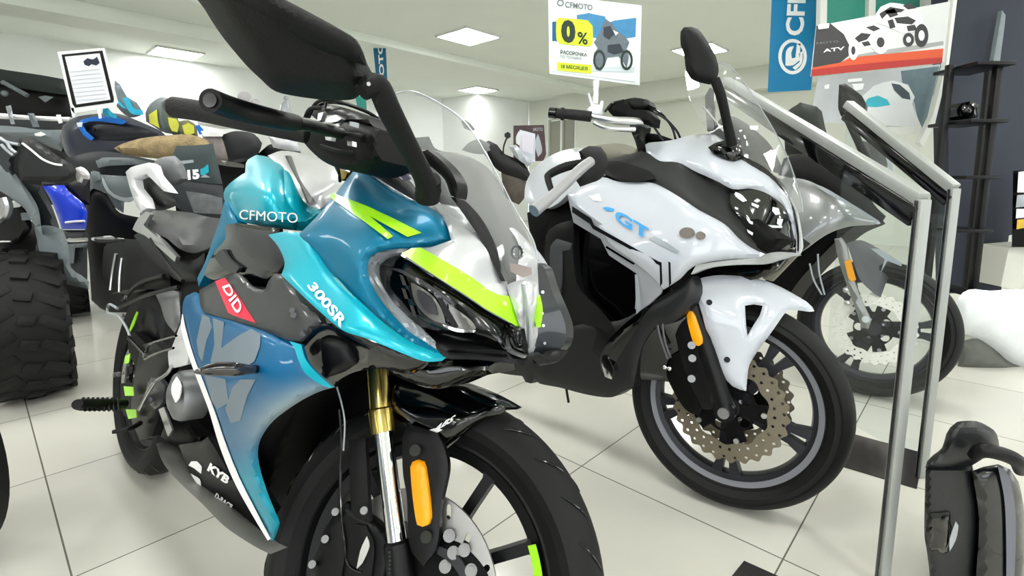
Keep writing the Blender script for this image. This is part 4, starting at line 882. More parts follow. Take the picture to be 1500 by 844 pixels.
# near mirror
mm = wp_('mirror_head', [(997, 46), (1002, 40), (1012, 39), (1022, 42), (1036, 60), (1049, 84), (1053, 104), (1048, 118), (1040, 124), (1025, 121), (1012, 115), (1005, 103), (1002, 80), (997, 66)], [(1002, 45, .30), (1050, 100, .23), (1010, 112, .28)], BLKM, t=.035, edge=.02, ew=14, tdir='ray')
ob('mirror_stalk', ptube(W, [(1047, 116, .235), (1056, 140, .22), (1064, 175, .19), (1072, 212, .15)], [7, 7, 6.5, 8], seg=14), BLKM, wb)
wp_('mirror_foot', [(1037, 216), (1046, 210), (1060, 206), (1074, 204), (1082, 216), (1084, 230), (1074, 236), (1058, 232), (1046, 226)], [(1040, 216, .15), (1082, 220, .12), (1058, 230, .14)], BLKG, t=.03, edge=.012, ew=9)
# handlebar
hb = ob('handlebar', ptube(W, [(862, 170, .30), (895, 176, .27), (930, 178, .22), (950, 182, .18)], [5, 5.5, 6, 6], seg=14), STEEL, wb)
ob('handlebar_grip', join(ptube(W, [(815, 166, .36), (840, 168, .33), (866, 171, .3)], [7, 7.5, 7.5], seg=16, k=2), ptube(W, [(822, 167, .352), (826, 167, .348)], [9, 9], seg=16, k=1)), mat('grip_rubber'), wb)
ob('bar_end', ptube(W, [(805, 165, .37), (815, 166, .36)], [7.5, 8], seg=16, k=1), BLKG, wb)
ob('brake_lever', ptube(W, [(870, 180, .3), (890, 188, .28), (930, 190, .22)], [3, 3, 4]), STEEL, wb)
wp_('brake_reservoir', [(914, 146), (930, 143), (948, 146), (952, 154), (945, 160), (930, 162), (918, 158)], .2, BLK, t=.04, edge=.008, ew=6)
wp_('switch_housing', [(888, 158), (900, 150), (918, 148), (926, 160), (950, 162), (958, 172), (956, 184), (930, 180), (900, 172)], .215, BLKD, t=.04, edge=.01, ew=8)
for q in ([(886, 164, .22), (896, 152, .21), (914, 147, .2)], [(945, 155, .18), (968, 166, .13), (984, 186, .08), (990, 206, .05)], [(950, 162, .16), (972, 172, .12), (990, 190, .07), (998, 206, .04)], [(952, 176, .16), (962, 192, .12), (972, 206, .08)]):
    ob('control_cable', ptube(W, q, 1.7), BLKG, wb)
wp_('steering_stem', [(922, 180), (940, 182), (938, 200), (946, 218), (948, 226), (936, 228), (930, 206), (924, 192)], .12, BLK, t=.06, edge=.01, ew=8)
wp_('stem_cover', [(936, 196), (960, 196), (985, 204), (972, 208), (950, 210), (940, 214)], .08, BLKD, t=.06, edge=.01, ew=6)
# front fork, fender, reflector
for sd in (1, -1):
    A_ = WW.P(1005, 420, .105); B_ = WW.L(.0, .105, .3)
    if sd < 0: A_, B_ = WW.mir(A_), WW.mir(B_)
    ob('fork_leg', join(tube([A_, B_], .027, 20), tube([B_+WW.r*-.01*sd, B_+WW.r*.022*sd], .028, 24)), BLK, wb)
    ob('axle_nut', tube([B_+WW.r*.02*sd, B_+WW.r*.034*sd], .015, 6 if sd < 0 else 20), STEEL, wb)
fe_l = [(1020, 410, .12), (1060, 404, .09), (1135, 420, .03), (1190, 448, .0), (1153, 456, .055), (1095, 573-30, .105), (1047, 517, .12), (1080, 470, .12), (1040, 450, .13)]
wfe = wp_('front_fender', [(1016, 420), (1020, 411), (1028, 407), (1044, 404), (1060, 403), (1080, 404), (1100, 407), (1120, 411), (1138, 418), (1154, 426), (1168, 434), (1180, 441), (1190, 450), (1193, 456), (1186, 457), (1172, 455), (1155, 454), (1148, 461), (1135, 480), (1122, 498), (1110, 514), (1098, 534), (1095, 550), (1093, 573), (1084, 571), (1073, 566), (1064, 557), (1057, 547), (1050, 528), (1046, 512), (1041, 495), (1034, 482), (1029, 462), (1022, 440)], fe_l, WHT, fr=WW, t=.004, edge=.01, ew=9, holes=[[(1091, 448), (1104, 446), (1117, 448), (1113, 462), (1104, 476), (1095, 492), (1093, 480)]])
fl_ = tps(fe_l)
for q in ((1039, 443), (1065, 527)): ob('fender_bolt', tube([WW.P(*q, fl_(*q)+.003), WW.P(*q, fl_(*q)-.004)], .008, 16), BLK, wfe)
ob('fender_fin', shell(WW, [(1034, 452), (1039, 460), (1039, 467), (1035, 462)], fl_, t=.001, off=.002, step=4), LGRAY, wfe)
wp_('amber_reflector', [(1006, 462), (1009, 456), (1014, 456), (1018, 462), (1029, 496), (1029, 503), (1024, 507), (1018, 506), (1014, 498), (1007, 472)], .14, ORG, fr=WW, t=.008, edge=.003, ew=4)
wp_('fork_cover', [(980, 430), (1010, 410), (1022, 440), (1036, 486), (1050, 530), (1060, 556), (1050, 600), (1030, 600), (1010, 560), (996, 520), (985, 470)], .125, BLK, fr=WW, t=.03, edge=.008)
wp_('brake_caliper', [(985, 520), (1010, 510), (1030, 540), (1034, 580), (1024, 610), (1004, 600), (985, 570), (976, 545)], .11, BLKD, fr=WW, t=.04, edge=.01)
for q in ((1013, 506), (1014, 525), (1013, 555)): ob('bolt', tube([WW.P(*q, .125), WW.P(*q, .147)], .0105, 16), BOLT, wb)
for q in ([(962, 460, .15), (966, 490, .15), (978, 525, .14)], [(985, 424, .14), (972, 452, .15), (972, 490, .15), (982, 524, .14)]): ob('brake_hose', ptube(WW, q, 1.8), mat('hose_gray', S(96, 96, 98), .4, metal=.4), wb)
for q in ((974, 538), (981, 540)): ob('hose_fitting', ball(WW.P(*q, .145), .007), CHR, wb)
flush_grooves()
# ================================================================ grey bike behind
G = Frame((1.575, 2.13, 0), -45, 8)
GW = Frame((1.575, 2.13, 0), -38, 8)
gb = thing('touring_motorcycle', (1.2, 2.5, 0), 'dark grey touring motorcycle with silver wavy brake disc, rightmost bike behind the inclined rails', 'motorcycle')
def gp_(name, poly, lat, m, parent=None, fr=G, **kw):
    return ob(name, shell(fr, poly, lat, **kw), m, parent or gb)
make_wheel('front', GW, .30, gb, .06, .235, RIMG, dict(ph=.1, w0=.03, w1=.034, split=.014), disc=1, disc_r=.15, disc_lat=.068, wavy=True, dmat=mat('bright_disc', S(236, 232, 224), .6, metal=.0), ntwin=3, holes='round', grooves=False)
GRY = mat('charcoal_metallic_paint', S(128, 130, 130), .3, metal=.5, coat=1)
gp_('frame', [(1150, 260), (1240, 270), (1280, 320), (1240, 340), (1180, 400), (1150, 440), (1120, 420), (1130, 340)], .05, BLKD, t=.3, edge=.02)
gp_('side_fairing', [(1130, 262), (1159, 261), (1178, 263), (1200, 272), (1233, 293), (1262, 312), (1287, 323), (1290, 328), (1270, 330), (1249, 331), (1228, 336), (1210, 344), (1192, 356), (1176, 368), (1150, 380), (1120, 388), (1110, 340)], [(1150, 270, .2), (1233, 293, .17), (1290, 326, .03), (1176, 368, .22), (1215, 330, .2)], GRY, t=.006, edge=.012)
gp_('side_inset', [(1148, 232), (1180, 226), (1220, 240), (1262, 272), (1280, 300), (1296, 316), (1290, 326), (1262, 311), (1234, 292), (1200, 271), (1178, 262), (1158, 260), (1140, 256)], [(1150, 245, .15), (1290, 322, .03), (1220, 245, .08)], BLKM, t=.03, edge=.012)
gp_('instrument_pod', [(1150, 170), (1172, 150), (1196, 156), (1204, 190), (1220, 216), (1212, 236), (1180, 226), (1150, 226)], .0, mat('moss_black', S(44, 52, 46), .6), t=.1, edge=.02)
gp_('mirror_head', [(1229, 124), (1238, 122), (1262, 140), (1268, 152), (1264, 190), (1250, 196), (1236, 176), (1228, 160)], .2, mat('mirror_dark_green', S(34, 44, 38), .4), t=.04, edge=.012, ew=8)
ob('mirror_stalk', ptube(G, [(1240, 170, .2), (1256, 205, .15), (1275, 245, .08)], [5, 5, 6]), BLKM, gb)
gp_('windshield', [(1236, 196), (1262, 190), (1292, 208), (1304, 232), (1306, 252), (1296, 250), (1270, 236), (1250, 222)], -.05, SMK2, t=.003)
gp_('windshield_edge', [(1280, 196), (1286, 198), (1302, 226), (1308, 250), (1304, 256), (1297, 230)], -.045, LGRAY, t=.004)
gp_('brown_cover', [(1262, 206), (1284, 212), (1300, 232), (1296, 246), (1278, 240), (1266, 226)], -.08, mat('cover_brown_fabric', S(66, 56, 52), .9, noise=.5, nscale=40), t=.05, edge=.01)
gp_('fairing_edge', [(1190, 268), (1210, 276), (1250, 300), (1288, 324), (1284, 326), (1248, 304), (1208, 281)], .19, LGRAY, t=.004)
gp_('fork_leg', [(1222, 350), (1232, 348), (1240, 360), (1248, 400), (1262, 440), (1276, 470), (1272, 482), (1262, 480), (1252, 450), (1236, 405), (1228, 380)], [(1225, 350, .12), (1265, 475, .12)], mat('fork_gray', S(140, 140, 138), .4, metal=.5), fr=GW, t=.04, edge=.01, ew=6)
gp_('amber_reflector', [(1237, 383), (1246, 380), (1254, 410), (1248, 413), (1243, 408)], .135, ORG, fr=GW, t=.008)
gp_('front_fender', [(1240, 356), (1262, 352), (1290, 366), (1310, 378), (1322, 388), (1312, 396), (1300, 410), (1290, 436), (1280, 430), (1260, 410), (1250, 384)], [(1250, 360, .1), (1320, 388, .0), (1285, 430, .09)], mat('fender_gray', S(84, 84, 88), .45, metal=.3), fr=GW, t=.01, edge=.01)
gp_('fender_edge', [(1275, 364), (1290, 366), (1322, 386), (1320, 390), (1300, 382), (1290, 400), (1296, 380)], .1, LGRAY, fr=GW, t=.004)
ob('axle_cap', tube([GW.P(1268, 468, .12), GW.P(1268, 468, .14)], .014, 16), STEEL, gb)
for q in ((1239, 425), (1241, 444)): ob('bolt', ball(GW.P(*q, .135), .012), STEEL, gb)
for q in ([(1186, 386, .12), (1192, 410, .12), (1204, 432, .12)], [(1198, 372, .12), (1200, 400, .12), (1208, 432, .12)]): ob('brake_hose', ptube(GW, q, 1.3), LGRAY, gb)
# ================================================================ zero percent sign clipped on the white bike's handlebar
F0 = Frame((0, 1.62, 0), 4)
BRD = mat('clear_acrylic_holder', S(225, 232, 232), .15, coat=1)
zs = thing('sign_holder', F0.P(868, 125, 0), 'white sale sign with a lime 0 % patch, clipped on the white motorcycle handlebar', 'sign')
def zp(name, poly, o, m, parent=None, fr=F0, t=.002, root=zs, **kw):
    return ob(name, shell(fr, poly, o, t=t, round_=kw.pop('round_', False), step=10, **kw), m, parent or root)
zp('holder', [(803, -8), (940, 8), (937, 125), (805, 108)], 0, BRD, t=.006)
card = zp('card', [(808, -6), (933, 12), (930, 120), (808, 104)], .002, mat('card_paper', S(218, 224, 224), .5))
zp('printed_sky', [(809, 32), (818, 31), (818, 60), (809, 60)], .003, mat('print_navy', S(10, 84, 134), .5), card, t=.0005)
zp('printed_sky', [(845, 22), (858, 20), (862, 19), (886, 24), (890, 34), (900, 30), (932, 26), (931, 54), (905, 58), (868, 55), (866, 40), (845, 34)], .003, mat('print_blue', S(58, 132, 180), .5, noise=.25, nscale=40), card, t=.0005)
zp('lime_patch', [(818, 26), (861, 30), (868, 38), (868, 64), (864, 68), (820, 64), (815, 58), (815, 30)], .0035, mat('print_lime', S(204, 224, 36), .5), card, t=.0005, round_=True)
zp('lime_patch', [(816, 91), (866, 95), (866, 108), (816, 103)], .0035, MATS['print_lime'], card, t=.0005)
DK = mat('print_dark', S(34, 62, 44), .5)
fz = lambda x, y: F0.P(x, y, .0045)
ob('lettering', quad_text('0', [(822, 62), (843, 64), (843, 30), (822, 28)], fz, bold=.06), DK, card)
ob('lettering', quad_text('%', [(846, 64), (861, 66), (861, 48), (846, 46)], fz, bold=.02), DK, card)
ob('lettering', quad_text('CFMOTO', [(828, 11), (868, 15), (868, 7), (828, 2)], fz, bold=.02), mat('print_gray', S(110, 118, 122), .5), card)
ob('lettering', quad_text('РАССРОЧКА', [(821, 79), (860, 83), (860, 78), (821, 73)], fz, bold=.02), DK, card)
ob('lettering', quad_text('ПО ТЕХНИКЕ', [(821, 85), (852, 88), (852, 84), (821, 81)], fz, bold=.0), MATS['print_gray'], card)
ob('lettering', quad_text('18 МЕСЯЦЕВ', [(822, 101), (861, 104), (861, 98), (822, 94)], fz, bold=.02), DK, card)
e1 = [(821+5*math.cos(a), 4+5*math.sin(a)) for a in [i*math.pi/8 for i in range(16)]]; e2 = [(821+3.4*math.cos(a), 4+3.4*math.sin(a)) for a in [i*math.pi/8 for i in range(16)]]
ob('printed_emblem', shell(F0, e1, .0045, t=.0005, holes=[e2], step=3), MATS['print_gray'], card)
PG = mat('print_bike_gray', S(104, 116, 124), .6, noise=.5, nscale=120)
zp('printed_motorcycle', [(870, 62), (878, 50), (882, 38), (888, 28), (896, 34), (905, 46), (916, 54), (922, 62), (918, 72), (921, 84), (918, 100), (914, 92), (906, 82), (890, 84), (886, 96), (880, 104), (873, 102), (869, 90), (870, 78), (876, 70)], .004, PG, card, t=.0005)
zp('printed_detail', [(884, 40), (894, 38), (900, 50), (892, 58), (884, 52)], .0045, mat('print_slate2', S(56, 66, 78), .6), card, t=.0004)
zp('printed_detail', [(890, 66), (908, 64), (914, 76), (900, 80), (890, 76)], .0045, mat('print_slate2'), card, t=.0004)
zp('printed_detail', [(898, 44), (906, 48), (902, 52)], .0045, WVIN, card, t=.0004)
zp('printed_ground', [(866, 98), (930, 98), (929, 106), (866, 104)], .0032, mat('print_fog', S(196, 206, 210), .6), card, t=.0004)
for cx_, rr_ in ((878, 11), (918, 9)):
    a_ = [(cx_+9*math.cos(a), 88+15*math.sin(a)) for a in [i*math.pi/9 for i in range(18)]]; b_ = [(cx_+6*math.cos(a), 88+11*math.sin(a)) for a in [i*math.pi/9 for i in range(18)]]
    ob('printed_wheel', shell(F0, a_, .0046, t=.0005, holes=[b_], step=4), DK, card)
CLP = mat('white_clip_plastic', S(232, 236, 236), .3)
ob('clip', join(ptube(F0, [(873, 118, 0), (873, 135, 0), (872, 152, 0)], [5, 3.5, 4], seg=10), ptube(F0, [(862, 137, 0), (866, 150, 0), (870, 160, 0)], [1.5, 2, 4], seg=8), ptube(F0, [(882, 148, 0), (880, 158, 0), (876, 166, 0)], [2, 3, 5], seg=8)), CLP, zs)
ob('clip_jaw', shell(F0, [(862, 158), (870, 152), (880, 154), (884, 166), (876, 172), (864, 170)], .01, t=.03, edge=.006, ew=5), CLP, zs)
# ================================================================ blue hanging banners
BLU = mat('banner_blue', S(6, 126, 178), .5); BLU2 = mat('banner_deep_blue', S(8, 98, 132), .5)
def banner(fr, q, label, m, word, wq, emb=None):
    t = thing('hanging_banner', fr.P(q[3][0], q[3][1], 0), label, 'banner')
    cl_ = ob('banner_cloth', shell(fr, q, 0, t=.004, round_=False, step=14), m, t)
    ob('lettering', quad_text(word, wq, lambda x, y: fr.P(x, y, .004), bold=.03), WVIN, cl_)
    if emb:
        cx_, cy_, rx, ry, w_ = emb
        a_ = [(cx_+rx*math.cos(a), cy_+ry*math.sin(a)) for a in [i*math.pi/14 for i in range(28)]]; b_ = [(cx_+(rx-w_)*math.cos(a), cy_+(ry-w_)*math.sin(a)) for a in [i*math.pi/14 for i in range(28)]]
        ob('banner_emblem', shell(fr, a_, .004, t=.001, holes=[b_], step=4), WVIN, cl_)
        ob('banner_emblem', shell(fr, [(cx_-rx*.5, cy_+ry*.5), (cx_-rx*.45, cy_-ry*.3), (cx_-rx*.2, cy_-ry*.55), (cx_+rx*.1, cy_-ry*.6), (cx_-.1*rx, cy_-ry*.2), (cx_-.05*rx, cy_+ry*.1), (cx_+rx*.2, cy_+ry*.05), (cx_+rx*.3, cy_-ry*.7), (cx_+rx*.55, cy_-ry*.75), (cx_+rx*.5, cy_+ry*.2), (cx_, cy_+ry*.5)], .004, t=.001, step=4), WVIN, cl_)
        ob('banner_emblem', shell(fr, [(cx_+rx*.0, cy_+ry*.62), (cx_+rx*.5, cy_+ry*.3), (cx_+rx*.45, cy_-ry*.2), (cx_+rx*.7, cy_-ry*.3), (cx_+rx*.65, cy_+ry*.35), (cx_+rx*.2, cy_+ry*.75)], .004, t=.001, step=4), WVIN, cl_)
    return t
FB = Frame((0, 4.2, 0), 0)
banner(FB, [(1136, -120), (1214, -125), (1188, 132), (1125, 135)], 'bright blue hanging banner with white round emblem, right of the white bike mirror', BLU, 'CFMOTO', [(1177, 52), (1188, -112), (1161, -114), (1150, 52)], (1161, 83, 21, 26, 5))
FB2 = Frame((0, 7.0, 0), 0)
banner(FB2, [(545, 53), (564, 47), (568, 134), (553, 134)], 'narrow deep blue banner with white letters beside the large black mirror', BLU2, 'MOTO', [(564, 128), (560, 61), (553, 63), (557, 128)])
ob('banner_cloth', shell(Frame((0, 7.2, 0), 0), [(520, 140), (536, 142), (537, 163), (524, 160)], 0, t=.01, round_=False), mat('teal_green_cloth', S(60, 160, 145), .6), None, label='small sea green flag seen under the large black mirror', cat='flag')
bpy.data.objects[-1] if False else None
# ================================================================ hanging poster of quad bikes and lower poster
FP = Frame((0, 3.1, 0), 0)
fp = lambda o: (lambda x, y: FP.P(x, y, o))
ps = thing('hanging_poster', FP.P(1290, 105, 0), 'wide poster with two white quad bikes above an orange stripe, beside the blue banner', 'poster')
def pp(name, poly, o, m, parent=None, root=ps, fr=FP, t=.0008, **kw): return ob(name, shell(fr, poly, o, t=t, round_=kw.pop('round_', False), step=12, **kw), m, parent or root)
sheet = pp('sheet', [(1196, 38), (1392, 2), (1382, 92), (1188, 112)], 0, mat('poster_light', S(205, 208, 206), .4, noise=.15, nscale=6), t=.006)
pp('printed_field', [(1196, 38), (1216, 34), (1236, 50), (1245, 68), (1243, 82), (1226, 96), (1190, 101)], .001, mat('poster_dark', S(62, 60, 62), .4), sheet)
pp('printed_stripe', [(1190, 99), (1230, 92), (1246, 84), (1382, 71), (1380, 92), (1188, 112)], .0015, mat('poster_orange', S(196, 76, 36), .45), sheet)
pp('printed_stripe', [(1189, 102), (1240, 96), (1300, 90), (1381, 84), (1380, 92), (1188, 112)], .002, mat('poster_red', S(160, 36, 28), .45), sheet)
QW = mat('poster_quad_white', S(236, 238, 236), .5, noise=.25, nscale=60); QD = mat('poster_quad_dark', S(64, 64, 66), .5, noise=.4, nscale=60)
pp('printed_quad', [(1250, 50), (1264, 38), (1280, 34), (1296, 40), (1308, 52), (1302, 70), (1288, 76), (1272, 68), (1258, 72), (1246, 80), (1244, 66)], .002, QW, sheet, round_=True)
pp('printed_quad', [(1282, 22), (1290, 10), (1304, 4), (1330, 8), (1346, 16), (1352, 30), (1344, 44), (1320, 48), (1300, 38), (1286, 34)], .0025, QW, sheet, round_=True)
pp('printed_detail', [(1288, 20), (1304, 10), (1326, 14), (1320, 18), (1300, 20), (1292, 28)], .003, QD, sheet, round_=True)
for q_ in ([(1252, 56), (1262, 48), (1276, 50), (1270, 58), (1258, 62)], [(1268, 40), (1280, 37), (1290, 42), (1280, 46)], [(1296, 16), (1310, 12), (1316, 22), (1304, 26)], [(1322, 8), (1334, 4), (1342, 12), (1330, 14)], [(1328, 38), (1340, 36), (1344, 44), (1330, 46)], [(1262, 62), (1272, 60), (1276, 66), (1266, 68)], [(1300, 30), (1308, 28), (1312, 40), (1304, 42)]):
    pp('printed_detail', q_, .003, QD, sheet, round_=True)
pp('printed_ground', [(1246, 82), (1290, 74), (1382, 60), (1382, 66), (1300, 80), (1246, 86)], .001, mat('poster_mid', S(150, 152, 150), .5), sheet)
pp('printed_detail', [(1310, 26), (1330, 24), (1342, 30), (1336, 36), (1314, 34)], .003, QD, sheet, round_=True)
for cx_, cy_, rx, ry, mm_ in ((1290, 62, 13, 17, QW), (1250, 74, 7, 14, QW), (1350, 52, 10, 17, QD), (1331, 58, 8, 10, QD)):
    a_ = [(cx_+rx*math.cos(a), cy_+ry*math.sin(a)) for a in [i*math.pi/10 for i in range(20)]]; b_ = [(cx_+rx*.45*math.cos(a), cy_+ry*.45*math.sin(a)) for a in [i*math.pi/10 for i in range(20)]]
    ob('printed_tyre', shell(FP, a_, .0035, t=.0008, holes=[b_], step=4), mm_, sheet)
    ob('printed_tyre', shell(FP, [(x*.9+cx_*.1, y*.9+cy_*.1) for x, y in a_], .003, t=.0008, step=6), QD if mm_ is QW else QW, sheet)
ob('lettering', quad_text('ATV', [(1206, 77), (1237, 73), (1237, 68), (1206, 72)], fp(.002), bold=.02), WVIN, sheet)
ob('lettering', quad_text('МОТО', [(1196, 65), (1228, 62), (1228, 59), (1196, 62)], fp(.002), bold=.0), mat('print_gray'), sheet)
pp('poster_clip', [(1198, 36), (1215, 34), (1214, 41), (1199, 43)], .006, CLP)
# shelves / window behind with green glass
FQ = Frame((0, 3.45, 0), 0)
ob('window_2', panelY([(1214, -40), (1400, -60), (1398, 20), (1210, 45)], 3.9, .02), mat('sea_green_pane', S(58, 146, 128), .2, noise=.15, nscale=2), smooth=False, kind='structure')
for x in (1208, 1279, 1360): ob('trim_7', panelY([(x-5, -60), (x+5, -60), (x+3, 45), (x-7, 45)], 3.86, .05), DFR, smooth=False, kind='structure')
lp_ = thing('display_poster', FQ.P(1290, 190, 0), 'pale poster with a turquoise and white vehicle, hanging under the quad bike poster', 'poster')
sh2 = pp('sheet', [(1200, 112), (1378, 94), (1352, 196), (1186, 176)], 0, mat('poster_mist', S(186, 190, 192), .4, noise=.2, nscale=8), root=lp_, fr=FQ, t=.01)
qq = dict(root=lp_, fr=FQ, t=.003)
pp('printed_shade', [(1320, 104), (1376, 97), (1354, 190), (1348, 190), (1340, 150), (1322, 120)], .002, mat('print_slate', S(96, 116, 124), .5, noise=.3, nscale=20), sh2, **qq)
pp('printed_vehicle', [(1264, 140), (1280, 126), (1308, 118), (1330, 124), (1340, 142), (1336, 152), (1350, 186), (1300, 184), (1264, 176)], .004, mat('print_white', S(222, 226, 226), .4), sh2, round_=True, **qq)
pp('printed_turquoise', [(1264, 156), (1272, 144), (1286, 140), (1300, 146), (1304, 154), (1284, 157)], .006, mat('print_turquoise', S(60, 182, 200), .4), sh2, round_=True, **qq)
pp('printed_shadow', [(1306, 122), (1318, 124), (1332, 136), (1334, 146), (1322, 144), (1310, 132)], .006, mat('print_shadow', S(70, 84, 90), .5), sh2, round_=True, **qq)
for q in ([(1242, 116), (1263, 114), (1263, 119), (1242, 121)], [(1248, 123), (1266, 122), (1264, 131), (1252, 133)], [(1208, 125), (1215, 123), (1214, 130), (1208, 130)]): pp('printed_bar', q, .006, WVIN, sh2, **qq)
pp('poster_rail', [(1300, 186), (1350, 185), (1350, 196), (1304, 198)], .006, DFR, **qq)
# white frame edge right of the posters
ob('trim_8', panelY([(1400, -30), (1406, -30), (1390, 95), (1370, 180), (1352, 215), (1347, 208), (1366, 170), (1386, 95)], 3.35, .04), DFR, smooth=False, kind='structure')
# ================================================================ dark shelf rack
sr = thing('shelf_rack', atY(1410, 560, 2.6)*1, 'tall black metal shelf rack in front of the navy partition', 'shelf rack')
sr.location.z = 0
RK = mat('rack_black', S(20, 21, 24), .4, metal=.3)
def bar2(a, b, w, parent, name, m, Ya, Yb=None, k=None):
    A_ = atY(*a, Ya); B_ = atY(*b, Yb or Ya); d = (B_-A_).normalized(); s = d.cross(Vector((0, 1, 0))).normalized(); n = d.cross(s)
    return ob(name, box((A_+B_)/2, d, s, n, (B_-A_).length, w, k or w, w*.08), m, parent)
for i, (xa, ya, xb, yb, Y) in enumerate([(1392, 95, 1354, 440, 3.05), (1462, 95, 1420, 470, 2.95), (1450, 100, 1404, 530, 3.2)]):
    bar2((xa, ya), (xb, yb), .035, sr, 'post', RK, Y)
for (xa, ya, xb, yb) in [(1390, 104, 1462, 97), (1382, 180, 1450, 182), (1376, 262, 1440, 258), (1362, 338, 1430, 332), (1372, 420, 1412, 424)]:
    o = ob('shelf', box((atY(xa, ya, 3.1)+atY(xb, yb, 3.0))/2, Vector((1, 0, 0)), Vector((0, 1, 0)), UP, (atY(xb, yb, 3.0)-atY(xa, ya, 3.1)).length, .3, .02, .003), RK, sr)
ob('helmet', join(shell(Frame((0, 2.98, 0), 0), [(1406, 160), (1412, 150), (1424, 148), (1434, 154), (1432, 172), (1418, 174), (1406, 170)], 0, t=.14, edge=.03, ew=10)), BLKG, None, label='small black helmet on the rack shelf before the navy partition', cat='helmet')
ob('wall_bracket', shell(Frame((0, 3.42, 0), 0), [(1468, 15), (1473, 22), (1466, 80), (1464, 98), (1455, 92), (1462, 50)], .04, t=.03, edge=.005, ew=5), mat('strap_gray', S(128, 138, 142), .4), None, label='grey hanging strap on the navy partition top right', cat='strap')
# things at the right edge
ob('shelf_box', shell(Frame((0, 3.2, 0), 0), [(1478, 363), (1530, 359), (1530, 430), (1466, 420)], 0, t=.2, round_=False), mat('box_cream', S(214, 214, 204), .6), None, label='cream cabinet top at the right picture edge above the wrapped pallet', cat='cabinet')
mg = thing('accessory_display', Frame((0, 2.45, 0), 0).P(1500, 345, 0), 'small dark display with white and yellow bottles at the right picture edge', 'display')
FR_ = Frame((0, 3.15, 0), 0); FR_.raydir = True
ob('display_back', shell(FR_, [(1484, 250), (1530, 250), (1530, 362), (1482, 362)], 0, t=.08, round_=False), BLKD, mg)
for q, m_ in (([(1492, 252), (1508, 250), (1508, 282), (1490, 282)], WVIN), ([(1490, 286), (1510, 284), (1510, 302), (1488, 304)], LGRAY), ([(1489, 306), (1510, 306), (1510, 318), (1488, 320)], WVIN), ([(1490, 322), (1510, 320), (1510, 332), (1489, 336)], mat('yellow_cap', S(214, 176, 60), .4))):
    ob('bottle', shell(FR_, q, .03, t=.04, edge=.006, ew=4), m_, mg)
# wrapped pallet
pw = thing('wrapped_pallet', (2.2, 2.2, 0), 'pile wrapped in white translucent film on a dark pallet, right of the rails', 'pallet')
PW = Frame((0, 2.42, 0), 0); PW.raydir = True
wm = mat('plastic_film_white', S(226, 230, 232), .3, noise=.15, nscale=10, bump=.6, bscale=14, coat=.5)
ob('wrapped_load', shell(PW, [(1404, 436), (1420, 424), (1450, 426), (1480, 424), (1540, 426), (1560, 560), (1512, 545), (1480, 532), (1456, 512), (1430, 495), (1398, 486), (1396, 460)], .0, t=.4, edge=.06, ew=30, step=9), wm, pw)
ob('pallet_deck', shell(PW, [(1408, 500), (1432, 496), (1458, 512), (1484, 532), (1540, 540), (1560, 552), (1500, 550), (1440, 547), (1402, 540)], -.02, t=.35, edge=.04, ew=20), mat('pallet_gray', S(96, 98, 92), .7, noise=.3), pw)
# ================================================================ the two inclined rail frames with glass
ST = mat('rail_steel', S(160, 163, 160), .42, metal=.3)
TG = glass('tinted_glass_pane', (.5, .7, .7), .995, refl=.06)
def rail(name_label, top_far, Yf, top_near, Yn, foot, w, dk):
    r_ = thing('glass_rail', (atY(*top_near, Yn).x, Yn, 0), name_label, 'rail')
    A_ = atY(*top_far, Yf); B_ = atY(*top_near, Yn); Fp = Vector((B_.x, B_.y, 0.002)); 
    d = (B_-A_).normalized(); side = Vector((1, .25, 0)).normalized(); n = d.cross(side).normalized()
    ob('inclined_bar', box((A_+B_)/2, d, side, n, (B_-A_).length, w, .028, .005), ST, r_)
    ob('inclined_bar_edge', box((A_+B_)/2-UP*.026-side*w*.3-UP*.014, d, side, n, (B_-A_).length*.99, w*.5, .034 if w > .033 else .044, .003), BLKG, r_)
    ob('upright', box((B_+Fp)/2, UP, side, side.cross(UP), (B_-Fp).length, w*.9, .018, .003), ST, r_)
    ob('upright_edge', box((B_+Fp)/2-side*w*.55, UP, side, side.cross(UP), (B_-Fp).length*.995, w*.12, .006, .001), BLKG, r_)
    # glass sheet between the bar and the floor
    th = side.cross(UP)*.003
    V = [A_-UP*.05, B_-UP*.04-side*.02, Fp+UP*.05-side*.02, Vector((A_.x, A_.y, .05))]
    V += [v+th*2 for v in V]
    return r_, V
r1, _ = rail('nearer inclined steel rail with upright, running in front of the grey bike', (1064, 118), 2.05, (1352, 292), 1.06, None, .032, 0)
r2, V2 = rail('farther inclined steel rail with shorter upright standing on the dark floor tile', (1242, 152), 1.9, (1398, 276), 1.50, None, .036, 0)
ob('glass_pane', (V2, [(0, 1, 2, 3), (4, 5, 6, 7), (0, 1, 5, 4), (1, 2, 6, 5), (2, 3, 7, 6), (3, 0, 4, 7)]), TG, r2, smooth=False)
